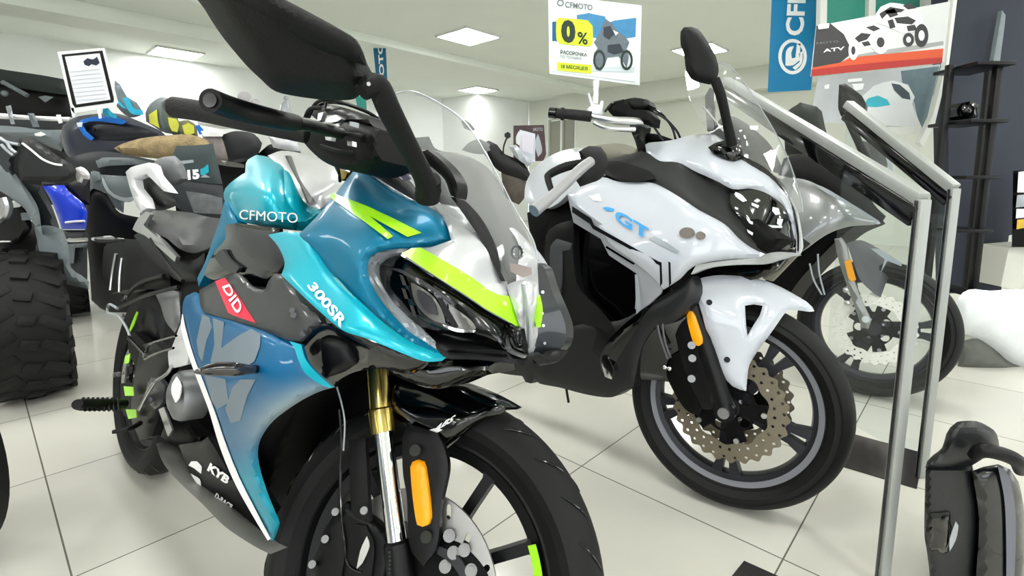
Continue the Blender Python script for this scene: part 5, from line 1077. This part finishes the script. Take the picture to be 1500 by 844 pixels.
# ================================================================ black hard case, bottom right
hc = thing('hard_case', (1.25, 1.05, 0), 'black plastic hard case with rounded lid and carrying handle, bottom right corner', 'case')
HF = Frame((1.02, 1.02, 0), 4); HF.raydir = True
CS = mat('case_plastic', S(40, 42, 46), .38, bump=.1, bscale=300, noise=.15)
ob('case_body', shell(HF, [(1356, 688), (1360, 684), (1400, 682), (1424, 680), (1428, 700), (1436, 750), (1430, 844), (1424, 960), (1368, 960), (1362, 844), (1358, 810), (1354, 780)], 0, t=.18, edge=.015, ew=10), CS, hc)
ob('case_lid', shell(HF, [(1355, 686), (1358, 676), (1368, 666), (1380, 656), (1386, 636), (1392, 626), (1402, 618), (1430, 617), (1450, 626), (1460, 636), (1464, 656), (1462, 668), (1440, 672), (1424, 682), (1400, 685), (1380, 688)], .006, t=.19, edge=.02, ew=14), CS, hc)
ob('case_shell', shell(HF, [(1424, 690), (1440, 684), (1462, 680), (1480, 688), (1492, 706), (1499, 740), (1503, 790), (1506, 860), (1506, 960), (1424, 960), (1430, 844), (1434, 760)], .02, t=.16, edge=.012, ew=16, step=12), mat('case_shell_dark', S(26, 28, 33), .25, coat=.6), hc)
ob('case_rib', shell(HF, [(1462, 684), (1472, 688), (1482, 712), (1488, 760), (1486, 844), (1478, 930), (1470, 930), (1474, 844), (1472, 740)], .024, t=.02), mat('case_rib_gray', S(96, 98, 110), .3, coat=.4), hc)
ob('case_handle', ptube(HF, [(1426, 668, .02), (1440, 660, .04), (1470, 666, .05), (1490, 676, .05), (1494, 690, .03)], [8, 11, 11, 11, 8], seg=14), BLK, hc)
ob('latch', shell(HF, [(1362, 752), (1392, 750), (1396, 790), (1388, 812), (1364, 806), (1356, 780)], .01, t=.02, edge=.008, ew=8), BLKG, hc)
ob('latch_mark', shell(HF, [(1400, 764), (1404, 770), (1400, 792), (1391, 808), (1391, 790)], .012, t=.003), LGRAY, hc)
# ================================================================ quad bikes on the left
def Q(Y, yaw=0):
    f = Frame((0, Y, 0), yaw); f.raydir = True; return f
def knob_tyre(C, ax, R, w, parent, rim_m=None, n=20, name='tyre'):
    ax = Vector(ax).normalized(); u = UP; v = ax.cross(u)
    h = w/2
    ty = ob(name, ring(C, ax, [(R*.52, -h*.8), (R*.75, -h), (R*.92, -h*.9), (R*.97, -h*.5), (R*.985, 0), (R*.97, h*.5), (R*.92, h*.9), (R*.75, h), (R*.52, h*.8)], 56), RUB, parent)
    L_ = []
    for k in range(n):
        a = 2*math.pi*k/n
        for s, off in ((-1, 0), (1, .5), (0, .25)):
            aa = a+off*2*math.pi/n; rad = u*math.cos(aa)+v*math.sin(aa); tan = ax.cross(rad)
            d1_ = (ax*.8+tan*(.5*s if s else .25)).normalized(); d2_ = rad.cross(d1_).normalized()
            L_.append(box(C+rad*(R*.975-(.012 if s else 0))+ax*(s*h*.58), d1_, d2_, rad, h*(.72 if s else .4), R*.13, R*.09, R*.012))
            if s: L_.append(box(C+rad*R*.88+ax*(s*h*.93), rad, tan, ax, R*.2, R*.1, .02, .003))
    o = ob('tread_lugs', join(*L_), RUB, ty, kind='stuff')
    ob('wheel_rim', ring(C, ax, [(R*.15, -h*.5), (R*.3, -h*.3), (R*.5, -h*.72), (R*.53, -h*.72), (R*.53, h*.72), (R*.5, h*.72), (R*.3, h*.3), (R*.15, h*.5)], 40), rim_m or BLKD, parent)
QG = mat('quad_charcoal_plastic', S(62, 66, 70), .45, noise=.1, nscale=8); QL = mat('quad_gray_plastic', S(112, 120, 124), .4, noise=.1, nscale=8)
QB = mat('quad_blue_plastic', S(22, 62, 214), .3, coat=.6, noise=.3, nscale=10); QDK = mat('quad_black', S(15, 15, 19), .5); QS = mat('quad_seat', S(44, 46, 50), .5, noise=.25, nscale=15)
CY_ = mat('cyan_gear', S(40, 178, 214), .5, noise=.3, nscale=30); QBL = mat('quad_trim_blue', S(28, 116, 214), .35)
def qpart(root, fr, name, poly, o, m, t=.1, edge=.02, ew=10, **kw): return ob(name, shell(fr, poly, o, t=t, edge=edge, ew=ew, **kw), m, root)
# nearest quad: the large tyre on the left
qa = thing('quad_bike', (-2.0, 2.3, 0), 'grey and black quad bike at the left edge with the largest knobbly tyre', 'quad bike')
A1 = Q(2.12)
ct = atZ(38, 583, 0); knob_tyre(Vector((ct.x, ct.y+.05, .32)), (.72, .7, 0), .32, .27, qa)
ct = atZ(-30, 545, 0); 
qpart(qa, A1, 'front_fender', [(-20, 215), (10, 240), (28, 262), (45, 285), (56, 305), (60, 330), (62, 345), (48, 326), (36, 306), (18, 292), (4, 282), (-20, 270)], .02, QL, t=.2)
qpart(qa, A1, 'fender_flare', [(28, 266), (60, 272), (75, 300), (86, 330), (90, 345), (92, 352), (96, 400), (92, 430), (70, 412), (56, 395), (52, 360), (58, 340), (50, 310)], -.1, QG, t=.2)
qpart(qa, A1, 'lower_fender', [(50, 332), (70, 330), (92, 336), (100, 360), (104, 392), (120, 404), (130, 412), (130, 424), (104, 418), (80, 414), (66, 400), (58, 370)], -.06, QL, t=.12)
qpart(qa, A1, 'suspension_block', [(-20, 270), (14, 276), (34, 300), (46, 326), (44, 340), (20, 360), (-20, 366)], -.08, QDK, t=.3)
qpart(qa, A1, 'headlight', [(14, 296), (22, 293), (31, 296), (30, 303), (16, 305)], -.05, mat('lamp_white', S(236, 240, 240), .15, coat=1), t=.05, edge=.008, ew=4)
qpart(qa, A1, 'shock_cover', [(30, 312), (44, 311), (49, 322), (32, 323)], -.05, QL, t=.06, edge=.008, ew=5)
ob('bumper_tube', ptube(A1, [(-20, 322, -.02), (2, 320, 0), (10, 305, 0), (6, 290, 0)], 7), STEEL, qa)
ob('tie_rod', ptube(A1, [(-10, 354, .02), (16, 354, .0)], 1.6), STEEL, qa)
qpart(qa, A1, 'handlebar_cover', [(28, 205), (44, 200), (62, 212), (84, 228), (104, 240), (112, 250), (110, 262), (92, 268), (60, 266), (30, 264), (26, 240), (30, 222)], .05, QS, t=.12, edge=.03)
ob('edge_piping', ptube(A1, [(33, 210, .056), (46, 220, .06), (62, 233, .06), (78, 240, .06), (91, 242, .055)], 1.5), WVIN, qa)
qpart(qa, A1, 'handguard', [(-20, 195), (4, 196), (22, 202), (40, 206), (42, 214), (26, 216), (20, 240), (24, 262), (10, 262), (-20, 230)], .02, QG, t=.15)
for q in ([(0, 202, .04), (10, 208, .04), (28, 212, .04)], [(10, 208, .05), (16, 218, .05), (24, 224, .05)], [(2, 212, .05), (10, 220, .05), (20, 228, .05)]): ob('control_cable', ptube(A1, q, 2.2), LGRAY, qa)
# wrapped white knob
ob('white_cloth', shell(Q(2.2), [(111, 246), (118, 244), (126, 248), (132, 256), (131, 263), (122, 262), (120, 268), (113, 266), (110, 256)], 0, t=.05, edge=.02, ew=7, step=4), mat('cloth_white', S(226, 222, 226), .7, bump=.5, bscale=60), None, label='small crumpled white cloth on the handlebar of the left quad bike', cat='cloth')
# blue quad
qb = thing('quad_bike', (-2.6, 3.0, 0), 'quad bike with bright blue side panels behind the left tyre', 'quad bike')
B1 = Q(2.76)
qpart(qb, B1, 'blue_panel', [(62, 273), (94, 271), (100, 280), (122, 298), (128, 310), (126, 336), (90, 336), (86, 322), (74, 292)], 0, QB, t=.3)
ob('panel_stripe', ptube(B1, [(96, 326, .01), (110, 324.5, .01), (124, 324, .01)], 1.6), WVIN, qb)
qpart(qb, B1, 'seat_base', [(60, 262), (90, 268), (106, 266), (116, 260), (132, 262), (132, 300), (118, 298), (98, 276), (62, 274)], -.02, mat('dark_plum', S(28, 24, 40), .5), t=.3)
qpart(qb, B1, 'running_board', [(88, 337), (128, 337), (128, 420), (112, 415), (98, 400), (92, 370)], -.03, QG, t=.3)
qpart(qb, B1, 'board_edge', [(94, 358), (128, 356), (127, 362), (110, 363), (108, 386), (98, 386)], 0, QL, t=.05, edge=.006, ew=3)
ob('foot_bar', ptube(B1, [(100, 350, .05), (104, 352, .05), (127, 351, .05)], 3), STEEL, qb)
c2 = atZ(60, 440, 0); knob_tyre(atY(38, 356, 2.5), (.75, .65, 0), .11, .15, qb, n=14, name='spare_tyre')
# grey quad with large black front grille
qc = thing('quad_bike', (-2.1, 3.0, 0), 'quad bike with blue trimmed dark hood and large black front, behind the teal bike tail', 'quad bike')
C1 = Q(3.12)
qpart(qc, C1, 'front_mask', [(126, 298), (130, 282), (138, 276), (156, 284), (166, 300), (176, 312), (210, 320), (214, 330), (206, 400), (200, 458), (156, 456), (134, 440), (130, 380), (124, 330)], -.02, QDK, t=.35)
qpart(qc, C1, 'mask_cap', [(126, 300), (124, 286), (130, 262), (136, 252), (150, 256), (166, 258), (184, 258), (200, 268), (204, 290), (190, 296), (182, 296), (181, 312), (166, 302), (156, 284), (136, 276), (130, 284)], 0, QL, t=.25)
qpart(qc, C1, 'cap_edge', [(148, 256), (152, 262), (160, 278), (168, 285), (184, 290), (200, 286), (204, 291), (184, 296), (166, 289), (157, 282), (150, 268)], .012, mat('edge_pale', S(176, 184, 186), .3), t=.02, edge=.004, ew=3)
qpart(qc, C1, 'front_rack', [(140, 236), (150, 231), (186, 231), (204, 234), (230, 240), (230, 246), (196, 242), (160, 243), (144, 246)], -.05, QL, t=.3, edge=.008, ew=4)
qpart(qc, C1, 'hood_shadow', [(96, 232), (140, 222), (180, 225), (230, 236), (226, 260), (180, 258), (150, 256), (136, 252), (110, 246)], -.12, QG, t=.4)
qpart(qc, C1, 'plastic_joint', [(136, 250), (146, 252), (148, 264), (138, 266), (132, 258)], .02, QL, t=.08, edge=.01, ew=5)
c3 = atZ(150, 470, 0); knob_tyre(Vector((c3.x+.1, c3.y+.3, .28)), (.75, .65, 0), .28, .24, qc); c3 = atZ(108, 462, 0); knob_tyre(Vector((c3.x-.05, c3.y, .28)), (.75, .65, 0), .28, .26, qc)
# quad with dark blue hood
qd = qc
D1 = Q(3.45)
qpart(qd, D1, 'hood', [(92, 184), (102, 176), (116, 170), (150, 166), (176, 167), (200, 176), (236, 192), (244, 200), (232, 212), (200, 226), (150, 236), (110, 236), (94, 220), (90, 200)], 0, mat('hood_slate', S(66, 70, 84), .35, coat=.4, noise=.2, nscale=8), t=.5, edge=.04, ew=16)
qpart(qd, D1, 'hood_recess', [(126, 184), (150, 180), (200, 184), (232, 196), (226, 202), (190, 206), (150, 206), (134, 200)], .01, mat('hood_dark', S(36, 40, 54), .35, noise=.3), t=.05, edge=.01, ew=6)
qpart(qd, D1, 'blue_trim', [(112, 182), (118, 176), (132, 172), (150, 170), (172, 172), (186, 178), (180, 182), (150, 178), (130, 178), (121, 182), (126, 192), (138, 202), (134, 206), (122, 198)], .03, QBL, t=.03, edge=.005, ew=3)
qpart(qd, D1, 'trim_lamp', [(112, 180), (121, 179), (120, 186), (114, 186)], .04, WVIN, t=.02, edge=.003, ew=2)
qpart(qd, D1, 'side_body', [(92, 232), (130, 236), (140, 300), (130, 340), (96, 300)], -.1, QDK, t=.5)
ob('hood_knob', ball(D1.P(138, 190, .03), .012), BLK, qd)
# long dark row behind: side-by-side with roof, plus far quads
qe = thing('utility_vehicle', (-4.2, 4.6, 0), 'black roofed utility vehicle far left, behind the white rail under the ceiling', 'utility vehicle')
E1 = Q(5.1)
qpart(qe, E1, 'roof', [(-40, 92), (0, 101), (60, 110), (93, 116), (100, 130), (106, 140), (60, 134), (0, 124), (-40, 118)], 0, mat('roof_dark', S(52, 62, 60), .45), t=1.0)
qpart(qe, E1, 'cabin', [(-40, 116), (0, 122), (50, 132), (104, 138), (108, 158), (106, 174), (60, 170), (0, 168), (-40, 168)], -.1, QDK, t=.9)
ob('roll_bar', ptube(E1, [(4, 120, .03), (22, 130, .03), (40, 140, .03)], 3), QL, qe)
qpart(qe, E1, 'seat_back', [(56, 142), (66, 140), (78, 142), (70, 148), (66, 150)], .02, QL, t=.05, edge=.01, ew=4)
qpart(qe, E1, 'side_skin', [(-40, 172), (0, 174), (50, 176), (104, 178), (100, 208), (80, 212), (50, 206), (0, 206), (-40, 210)], .0, QG, t=.8)
ob('round_lamp', ball(E1.P(7, 137, .03), .03), QL, qe)
ob('white_rail', ptube(Q(4.0), [(-40, 166, 0), (0, 169, 0), (50, 173, 0), (104, 175, 0)], 3.2), WVIN, None, label='long white tube rail below the roofed utility vehicle far left', cat='rail')
for q, m_ in (([(8, 156), (16, 154), (22, 182), (16, 182)], LGRAY), ([(40, 166), (50, 166), (58, 186), (48, 186)], QL), ([(82, 168), (89, 168), (92, 180), (86, 181)], WVIN)):
    ob('rail_bracket', shell(Q(3.9), q, 0, t=.08, edge=.01, ew=3), m_, None, label='bracket hooked over the white rail, %s' % {8: 'first from the left edge', 40: 'grey and leaning, in the middle', 82: 'short bright one beside the price sheet'}[q[0][0]], cat='bracket', group='brackets on the white rail')
# low grey quad bodies filling the row under the rail
qf = thing('quad_bike', (-3.4, 3.9, 0), 'pale grey quad bike body under the white rail, left of the blue trimmed hood', 'quad bike')
F1_ = Q(4.1)
qpart(qf, F1_, 'hood', [(-40, 186), (0, 184), (30, 186), (60, 190), (92, 190), (96, 204), (90, 222), (70, 214), (46, 204), (20, 204), (-40, 206)], 0, QL, t=.6, edge=.04)
qpart(qf, F1_, 'body', [(-40, 200), (40, 204), (92, 214), (110, 240), (110, 300), (60, 300), (-40, 300)], -.05, QDK, t=.6)
qpart(qf, F1_, 'hood_lamp', [(50, 196), (60, 193), (68, 197), (60, 200), (52, 199)], .02, WVIN, t=.02, edge=.003, ew=2)
c5 = atZ(0, 430, 0); knob_tyre(Vector((c5.x-.3, c5.y+.2, .28)), (.75, .65, 0), .28, .24, qf)
# framed price sheet on the hood
pf = thing('price_sheet_holder', D1.P(130, 165, 0), 'leaning white framed price sheet with black border, standing on the dark quad hood', 'sign')
PF = Q(3.25)
def pz(name, poly, o, m, parent=pf, **kw): return ob(name, shell(PF, poly, o, t=kw.pop('t', .002), round_=False, step=10, **kw), m, parent)
pz('frame', [(84, 76), (153, 70), (173, 150), (170, 155), (108, 166), (104, 160)], 0, mat('frame_white', S(232, 236, 236), .3, coat=.6), t=.012)
pz('black_border', [(90, 80), (150, 74), (167, 145), (166, 150), (110, 158), (106, 152)], .002, BLK)
pz('paper', [(95, 83), (146, 78), (162, 146), (112, 153)], .004, mat('paper_white', S(224, 226, 232), .6))
ob('printed_quad', shell(PF, [(122, 90), (128, 85), (136, 87), (142, 83), (146, 92), (141, 96), (134, 94), (130, 97), (124, 95)], .0065, t=.0005, step=3), mat('print_ink', S(52, 58, 84), .6), pf)
for i, y in enumerate(range(103, 146, 6)): pz('printed_line', [(101+i*1.4, y+2.4), (146+i*1.4, y-2.2), (146.3+i*1.4, y-1.2), (101.3+i*1.4, y+3.2)], .0065, mat('print_faint', S(196, 200, 210), .6), t=.0004)
for x, y in ((103, 158), (142, 160)): pz('foot', [(x, y), (x+5, y), (x+7, y+13), (x+3, y+14)], .0, WVIN, t=.02)
# gear hanging behind
gear = [('riding_jacket', [(213, 166), (220, 152), (236, 142), (250, 146), (256, 165), (262, 192), (250, 196), (236, 192), (214, 178)], QL, 'grey green jacket hanging behind the handlebar grips', [(218, 168), (230, 160), (231, 176), (234, 188), (219, 180)], 'jacket'),
        ('riding_jacket', [(236, 150), (250, 144), (256, 160), (262, 178), (268, 196), (254, 198), (244, 190), (236, 170)], mat('gear_olive', S(98, 112, 98), .7, noise=.3, nscale=30), 'olive jacket with yellow patch, second of the hanging jackets', [(246, 172), (258, 174), (262, 182), (260, 194), (252, 192), (248, 184)], 'jacket'),
        ('riding_jacket', [(262, 178), (276, 176), (288, 184), (290, 200), (272, 202), (264, 194)], mat('gear_khaki', S(120, 118, 84), .7, noise=.3, nscale=30), 'khaki gear with pale yellow patch beside the brown fur cover', [(267, 184), (276, 180), (284, 184), (285, 195), (276, 198), (270, 196)], 'jacket')]
YEL = mat('yellow_patch', S(226, 226, 84), .5, noise=.15, nscale=40)
for i, (nm, poly, m_, lb, pt_, ct_) in enumerate(gear):
    g_ = thing(nm, Q(4.0).P(poly[0][0], poly[0][1]), lb, ct_, None)
    ob('body', shell(Q(4.3-.25*i), poly, 0, t=.15, edge=.03, ew=8), m_, g_); ob('patch', shell(Q(4.3-.25*i), pt_, .012, t=.02, step=4), YEL, g_)
cg = thing('riding_suit', Q(4.2).P(190, 165), 'turquoise and grey riding suit hanging right of the framed price sheet', 'suit')
ob('suit_body', shell(Q(4.2), [(168, 118), (176, 124), (186, 142), (200, 150), (210, 166), (204, 170), (190, 172), (176, 162), (168, 148)], 0, t=.15, edge=.03, ew=8), mat('suit_slate', S(104, 118, 124), .6, noise=.3, nscale=30), cg)
ob('suit_panel', shell(Q(4.2), [(180, 144), (188, 142), (196, 158), (209, 162), (210, 168), (196, 168), (188, 162)], .015, t=.02, step=4), CY_, cg)
ob('suit_panel', shell(Q(4.2), [(172, 146), (178, 152), (186, 160), (180, 158), (173, 152)], .015, t=.02, step=4), CY_, cg)
ob('glove', shell(Q(3.3), [(151, 159), (158, 158), (163, 164), (170, 168), (172, 174), (164, 172), (156, 171), (150, 166)], 0, t=.05, edge=.01, ew=4), CY_, None, label='turquoise glove lying on the dark quad hood under the price sheet', cat='glove')
ob('water_bottle', shell(Q(3.5), [(286, 184), (292, 183), (298, 190), (299, 197), (292, 197)], 0, t=.06, edge=.01, ew=3), QBL, None, label='small bright blue item between khaki gear and white cap', cat='bottle')
# brown fur cover
ob('fur_cover', shell(Q(2.85), [(167, 217), (176, 212), (190, 207), (205, 203), (225, 200), (250, 198), (275, 197), (290, 200), (304, 206), (310, 216), (306, 224), (292, 226), (270, 230), (250, 234), (226, 232), (205, 230), (190, 228), (180, 226), (174, 222)], 0, t=.25, edge=.05, ew=12, step=5), mat('brown_fur', S(160, 140, 104), .95, noise=.75, nscale=22, bump=1.0, bscale=60), None, label='shaggy brown fur saddle cover draped over the rack behind the teal bike tail', cat='fur cover')
# box with 15
bx = thing('windscreen_panel', Q(2.6).P(290, 310), 'dark panel marked 15 with a turquoise splash, behind the teal bike seat', 'panel')
bp_ = ob('panel_face', shell(Q(2.6), [(258, 214), (300, 212), (312, 210), (318, 236), (326, 270), (300, 268), (252, 262), (250, 240)], 0, t=.08, edge=.01), mat('panel_green_black', S(62, 76, 78), .5), bx)
ob('lettering', quad_text('15', [(275, 264), (293, 262), (291, 248), (274, 249)], lambda x, y: Q(2.6).P(x, y, .003), bold=.06), WVIN, bp_)
ob('splash', shell(Q(2.6), [(293, 248), (298, 246), (305, 240), (306, 252), (300, 256), (294, 257)], .003, t=.001, step=3), mat('splash_turquoise', S(20, 160, 180), .5), bp_)
ob('splash', shell(Q(2.6), [(293, 260), (300, 255), (308, 260)], .003, t=.001, step=3), LGRAY, bp_)
ob('panel_slot', shell(Q(2.6), [(261, 236), (283, 234), (284, 238), (263, 241)], .003, t=.003), LGRAY, bp_)
ob('panel_roll', shell(Q(2.6), [(224, 240), (232, 232), (250, 229), (260, 234), (262, 262), (246, 262), (230, 252)], .03, t=.12, edge=.04, ew=14), QL, bx)
ob('panel_base', shell(Q(2.6), [(240, 264), (270, 262), (326, 272), (330, 300), (328, 322), (282, 314), (262, 306), (246, 286)], -.01, t=.1, edge=.01), QG, bx)
ob('panel_window', shell(Q(2.6), [(272, 280), (300, 284), (326, 290), (326, 314), (284, 312)], .0, t=.02, edge=.004), mat('sooty_window', S(104, 108, 110), .4, noise=.6, nscale=30), bx)
# quads behind the tank
qg = thing('quad_bike', (-1.9, 3.8, 0), 'cluttered grey quad bike front between the fur cover and the teal tank', 'quad bike')
G1 = Q(3.3)
qpart(qg, G1, 'hood', [(296, 198), (310, 192), (326, 196), (336, 212), (334, 236), (310, 234), (302, 216)], 0, mat('quad_dusty', S(150, 142, 140), .6, noise=.5, nscale=30), t=.4)
qpart(qg, G1, 'seat', [(324, 198), (345, 192), (372, 196), (384, 210), (378, 226), (356, 238), (336, 240), (330, 216)], .02, QS, t=.4)
qpart(qg, G1, 'body', [(250, 230), (330, 232), (372, 228), (400, 210), (440, 220), (440, 300), (340, 330), (260, 330)], -.1, QDK, t=.5)
qpart(qg, G1, 'rack_bar', [(314, 234), (340, 237), (358, 241), (358, 246), (336, 244), (314, 240)], .05, STEEL, t=.04, edge=.008, ew=3)
qpart(qg, G1, 'white_cap', [(294, 192), (316, 190), (328, 194), (326, 200), (298, 200)], .04, WVIN, t=.1, edge=.01, ew=3)
qpart(qg, G1, 'upper_trim', [(393, 200), (408, 200), (434, 206), (440, 222), (420, 220), (400, 216)], .03, mat('trim_silver', S(190, 192, 196), .3, metal=.4), t=.05, edge=.01, ew=4)
c6 = atZ(300, 420, 0); knob_tyre(Vector((c6.x, c6.y, .28)), (.75, .65, 0), .28, .24, qg)
# small white busts on the far shelf, left wall
for i, (x, y, s) in enumerate([(358, 138, 9), (374, 146, 6)]):
    ob('white_helmet', ball(Q(6.2).P(x, y+4, 0), s*6.2/FOC, (1, .9, .8)), mat('cloth_white'), None, label=('larger' if i == 0 else 'smaller')+' pale helmet on the far shelf above the handlebar grips', cat='helmet')
ob('store_figure', join(ptube(Q(6.2), [(419, 146, 0), (419, 150, 0), (418, 158, 0), (418, 170, 0)], [2.5, 4, 7, 8], seg=12), ball(Q(6.2).P(419, 144, 0), .03)), WHT, None, label='small white shop bust between the mirror and the handlebar', cat='bust')
ob('far_shelf', box(Q(6.3).P(385, 180, 0), Vector((1, 0, 0)), Vector((0, 1, 0)), UP, 1.3, .5, .1, .01), WALL, None, label='white shelf on the left wall carrying helmets and a bust', cat='shelf')
# near tyre at the bottom left corner
nt_ = atZ(-14, 850, 0)
ob('cropped_tyre', ring(Vector((nt_.x-.21, nt_.y+.06, .28)), Vector((.35, 1, 0)), [(.16, -.05), (.22, -.07), (.27, -.05), (.28, 0), (.27, .05), (.22, .07), (.16, .05)], 48), RUB, None, label='black tyre barely showing in the bottom left corner', cat='tyre')
# ================================================================ background bikes in the middle
bb = thing('motorcycle', (.05, 4.6, 0), 'small dark motorcycle far behind, between the teal windshield and the white bike', 'motorcycle')
M1 = Q(4.2)
qpart(bb, M1, 'body', [(700, 214), (716, 206), (728, 212), (740, 226), (764, 236), (776, 254), (778, 268), (762, 262), (742, 256), (730, 250), (720, 240)], 0, QDK, t=.25, edge=.03)
qpart(bb, M1, 'engine', [(734, 250), (756, 250), (770, 264), (772, 284), (760, 300), (742, 290), (736, 270)], -.03, mat('engine_brown', S(96, 88, 80), .5, metal=.4, noise=.5, nscale=30), t=.2, edge=.02)
qpart(bb, M1, 'tail', [(745, 214), (756, 212), (768, 226), (780, 238), (774, 244), (762, 236), (752, 226)], .03, LGRAY, t=.08, edge=.02)
qpart(bb, M1, 'mirror_head', [(739, 196), (744, 193), (748, 196), (748, 201), (743, 204), (739, 200)], 0, QDK, t=.04, edge=.01, ew=3)
ob('mirror_stalk', ptube(M1, [(742, 203, 0), (738, 214, 0), (737, 226, 0)], 1.2), QDK, bb)
qpart(bb, M1, 'far_gray_shape', [(675, 177), (682, 176), (690, 182), (696, 190), (690, 192), (680, 188)], 0, mat('far_gray', S(120, 124, 122), .5), t=.04, edge=.01, ew=3)  # small flat gray shape
qpart(bb, M1, 'wide_gray_shape', [(676, 220), (688, 208), (704, 204), (716, 210), (724, 224), (700, 226)], .0, MATS['far_gray'], t=.04, edge=.01, ew=3)  # wider flat gray shape
for s_ in (-.55, .55): make_wheel('bike', Frame(Vector((.05+s_*.95, 4.55+s_*.8, 0)), 35, 0), .3, bb, .055, .22, BLKD, dict(ph=.2, w0=.02, w1=.012), grooves=False)
b2 = thing('motorcycle', (-.5, 4.4, 0), 'dark bike tail seen through the teal windshield', 'motorcycle')
M2 = Q(4.0)
qpart(b2, M2, 'tail', [(606, 202), (628, 200), (636, 216), (650, 222), (676, 226), (700, 236), (700, 262), (640, 262), (604, 232)], 0, QG, t=.25, edge=.03)
for s_ in (-.5, .5): make_wheel('bike', Frame(Vector((-.55+s_*.9, 4.5+s_*.5, 0)), 30, 0), .3, b2, .055, .22, BLKD, dict(ph=.2, w0=.02, w1=.012), grooves=False)
# flyer and brown poster wall
fy = thing('flyer_stand', Q(4.3).P(777, 236), 'white A4 flyer in a clear stand before the dark red poster', 'flyer')
ob('holder', shell(Q(4.3), [(761, 190), (784, 196), (784, 238), (761, 228)], 0, t=.01, round_=False), WHT, fy)
ob('flyer', shell(Q(4.3), [(764, 195), (781, 199), (781, 226), (765, 221)], .002, t=.001, round_=False), mat('flyer_lilac', S(208, 204, 216), .5, noise=.1, nscale=60), fy)
rp = thing('wall_poster', Q(6.5).P(775, 236), 'dark red brown poster on the back wall beside the doorway', 'poster')
RP = Q(6.5)
ob('sheet', shell(RP, [(752, 184), (797, 183), (800, 226), (796, 236), (752, 236)], 0, t=.02, round_=False), mat('poster_maroon', S(96, 70, 76), .5, noise=.3, nscale=20), rp)
ob('lettering', quad_text('МОТО', [(781, 192), (795, 192), (795, 187), (781, 187)], lambda x, y: RP.P(x, y, .004), bold=.02), LGRAY, rp)
ob('printed_figure', shell(RP, [(756, 200), (760, 192), (764, 202), (762, 214), (756, 210)], .004, t=.001, step=3), WVIN, rp)
ob('printed_figure', shell(RP, [(784, 206), (788, 196), (792, 208), (794, 222), (788, 230), (784, 216)], .004, t=.001, step=3), LGRAY, rp)
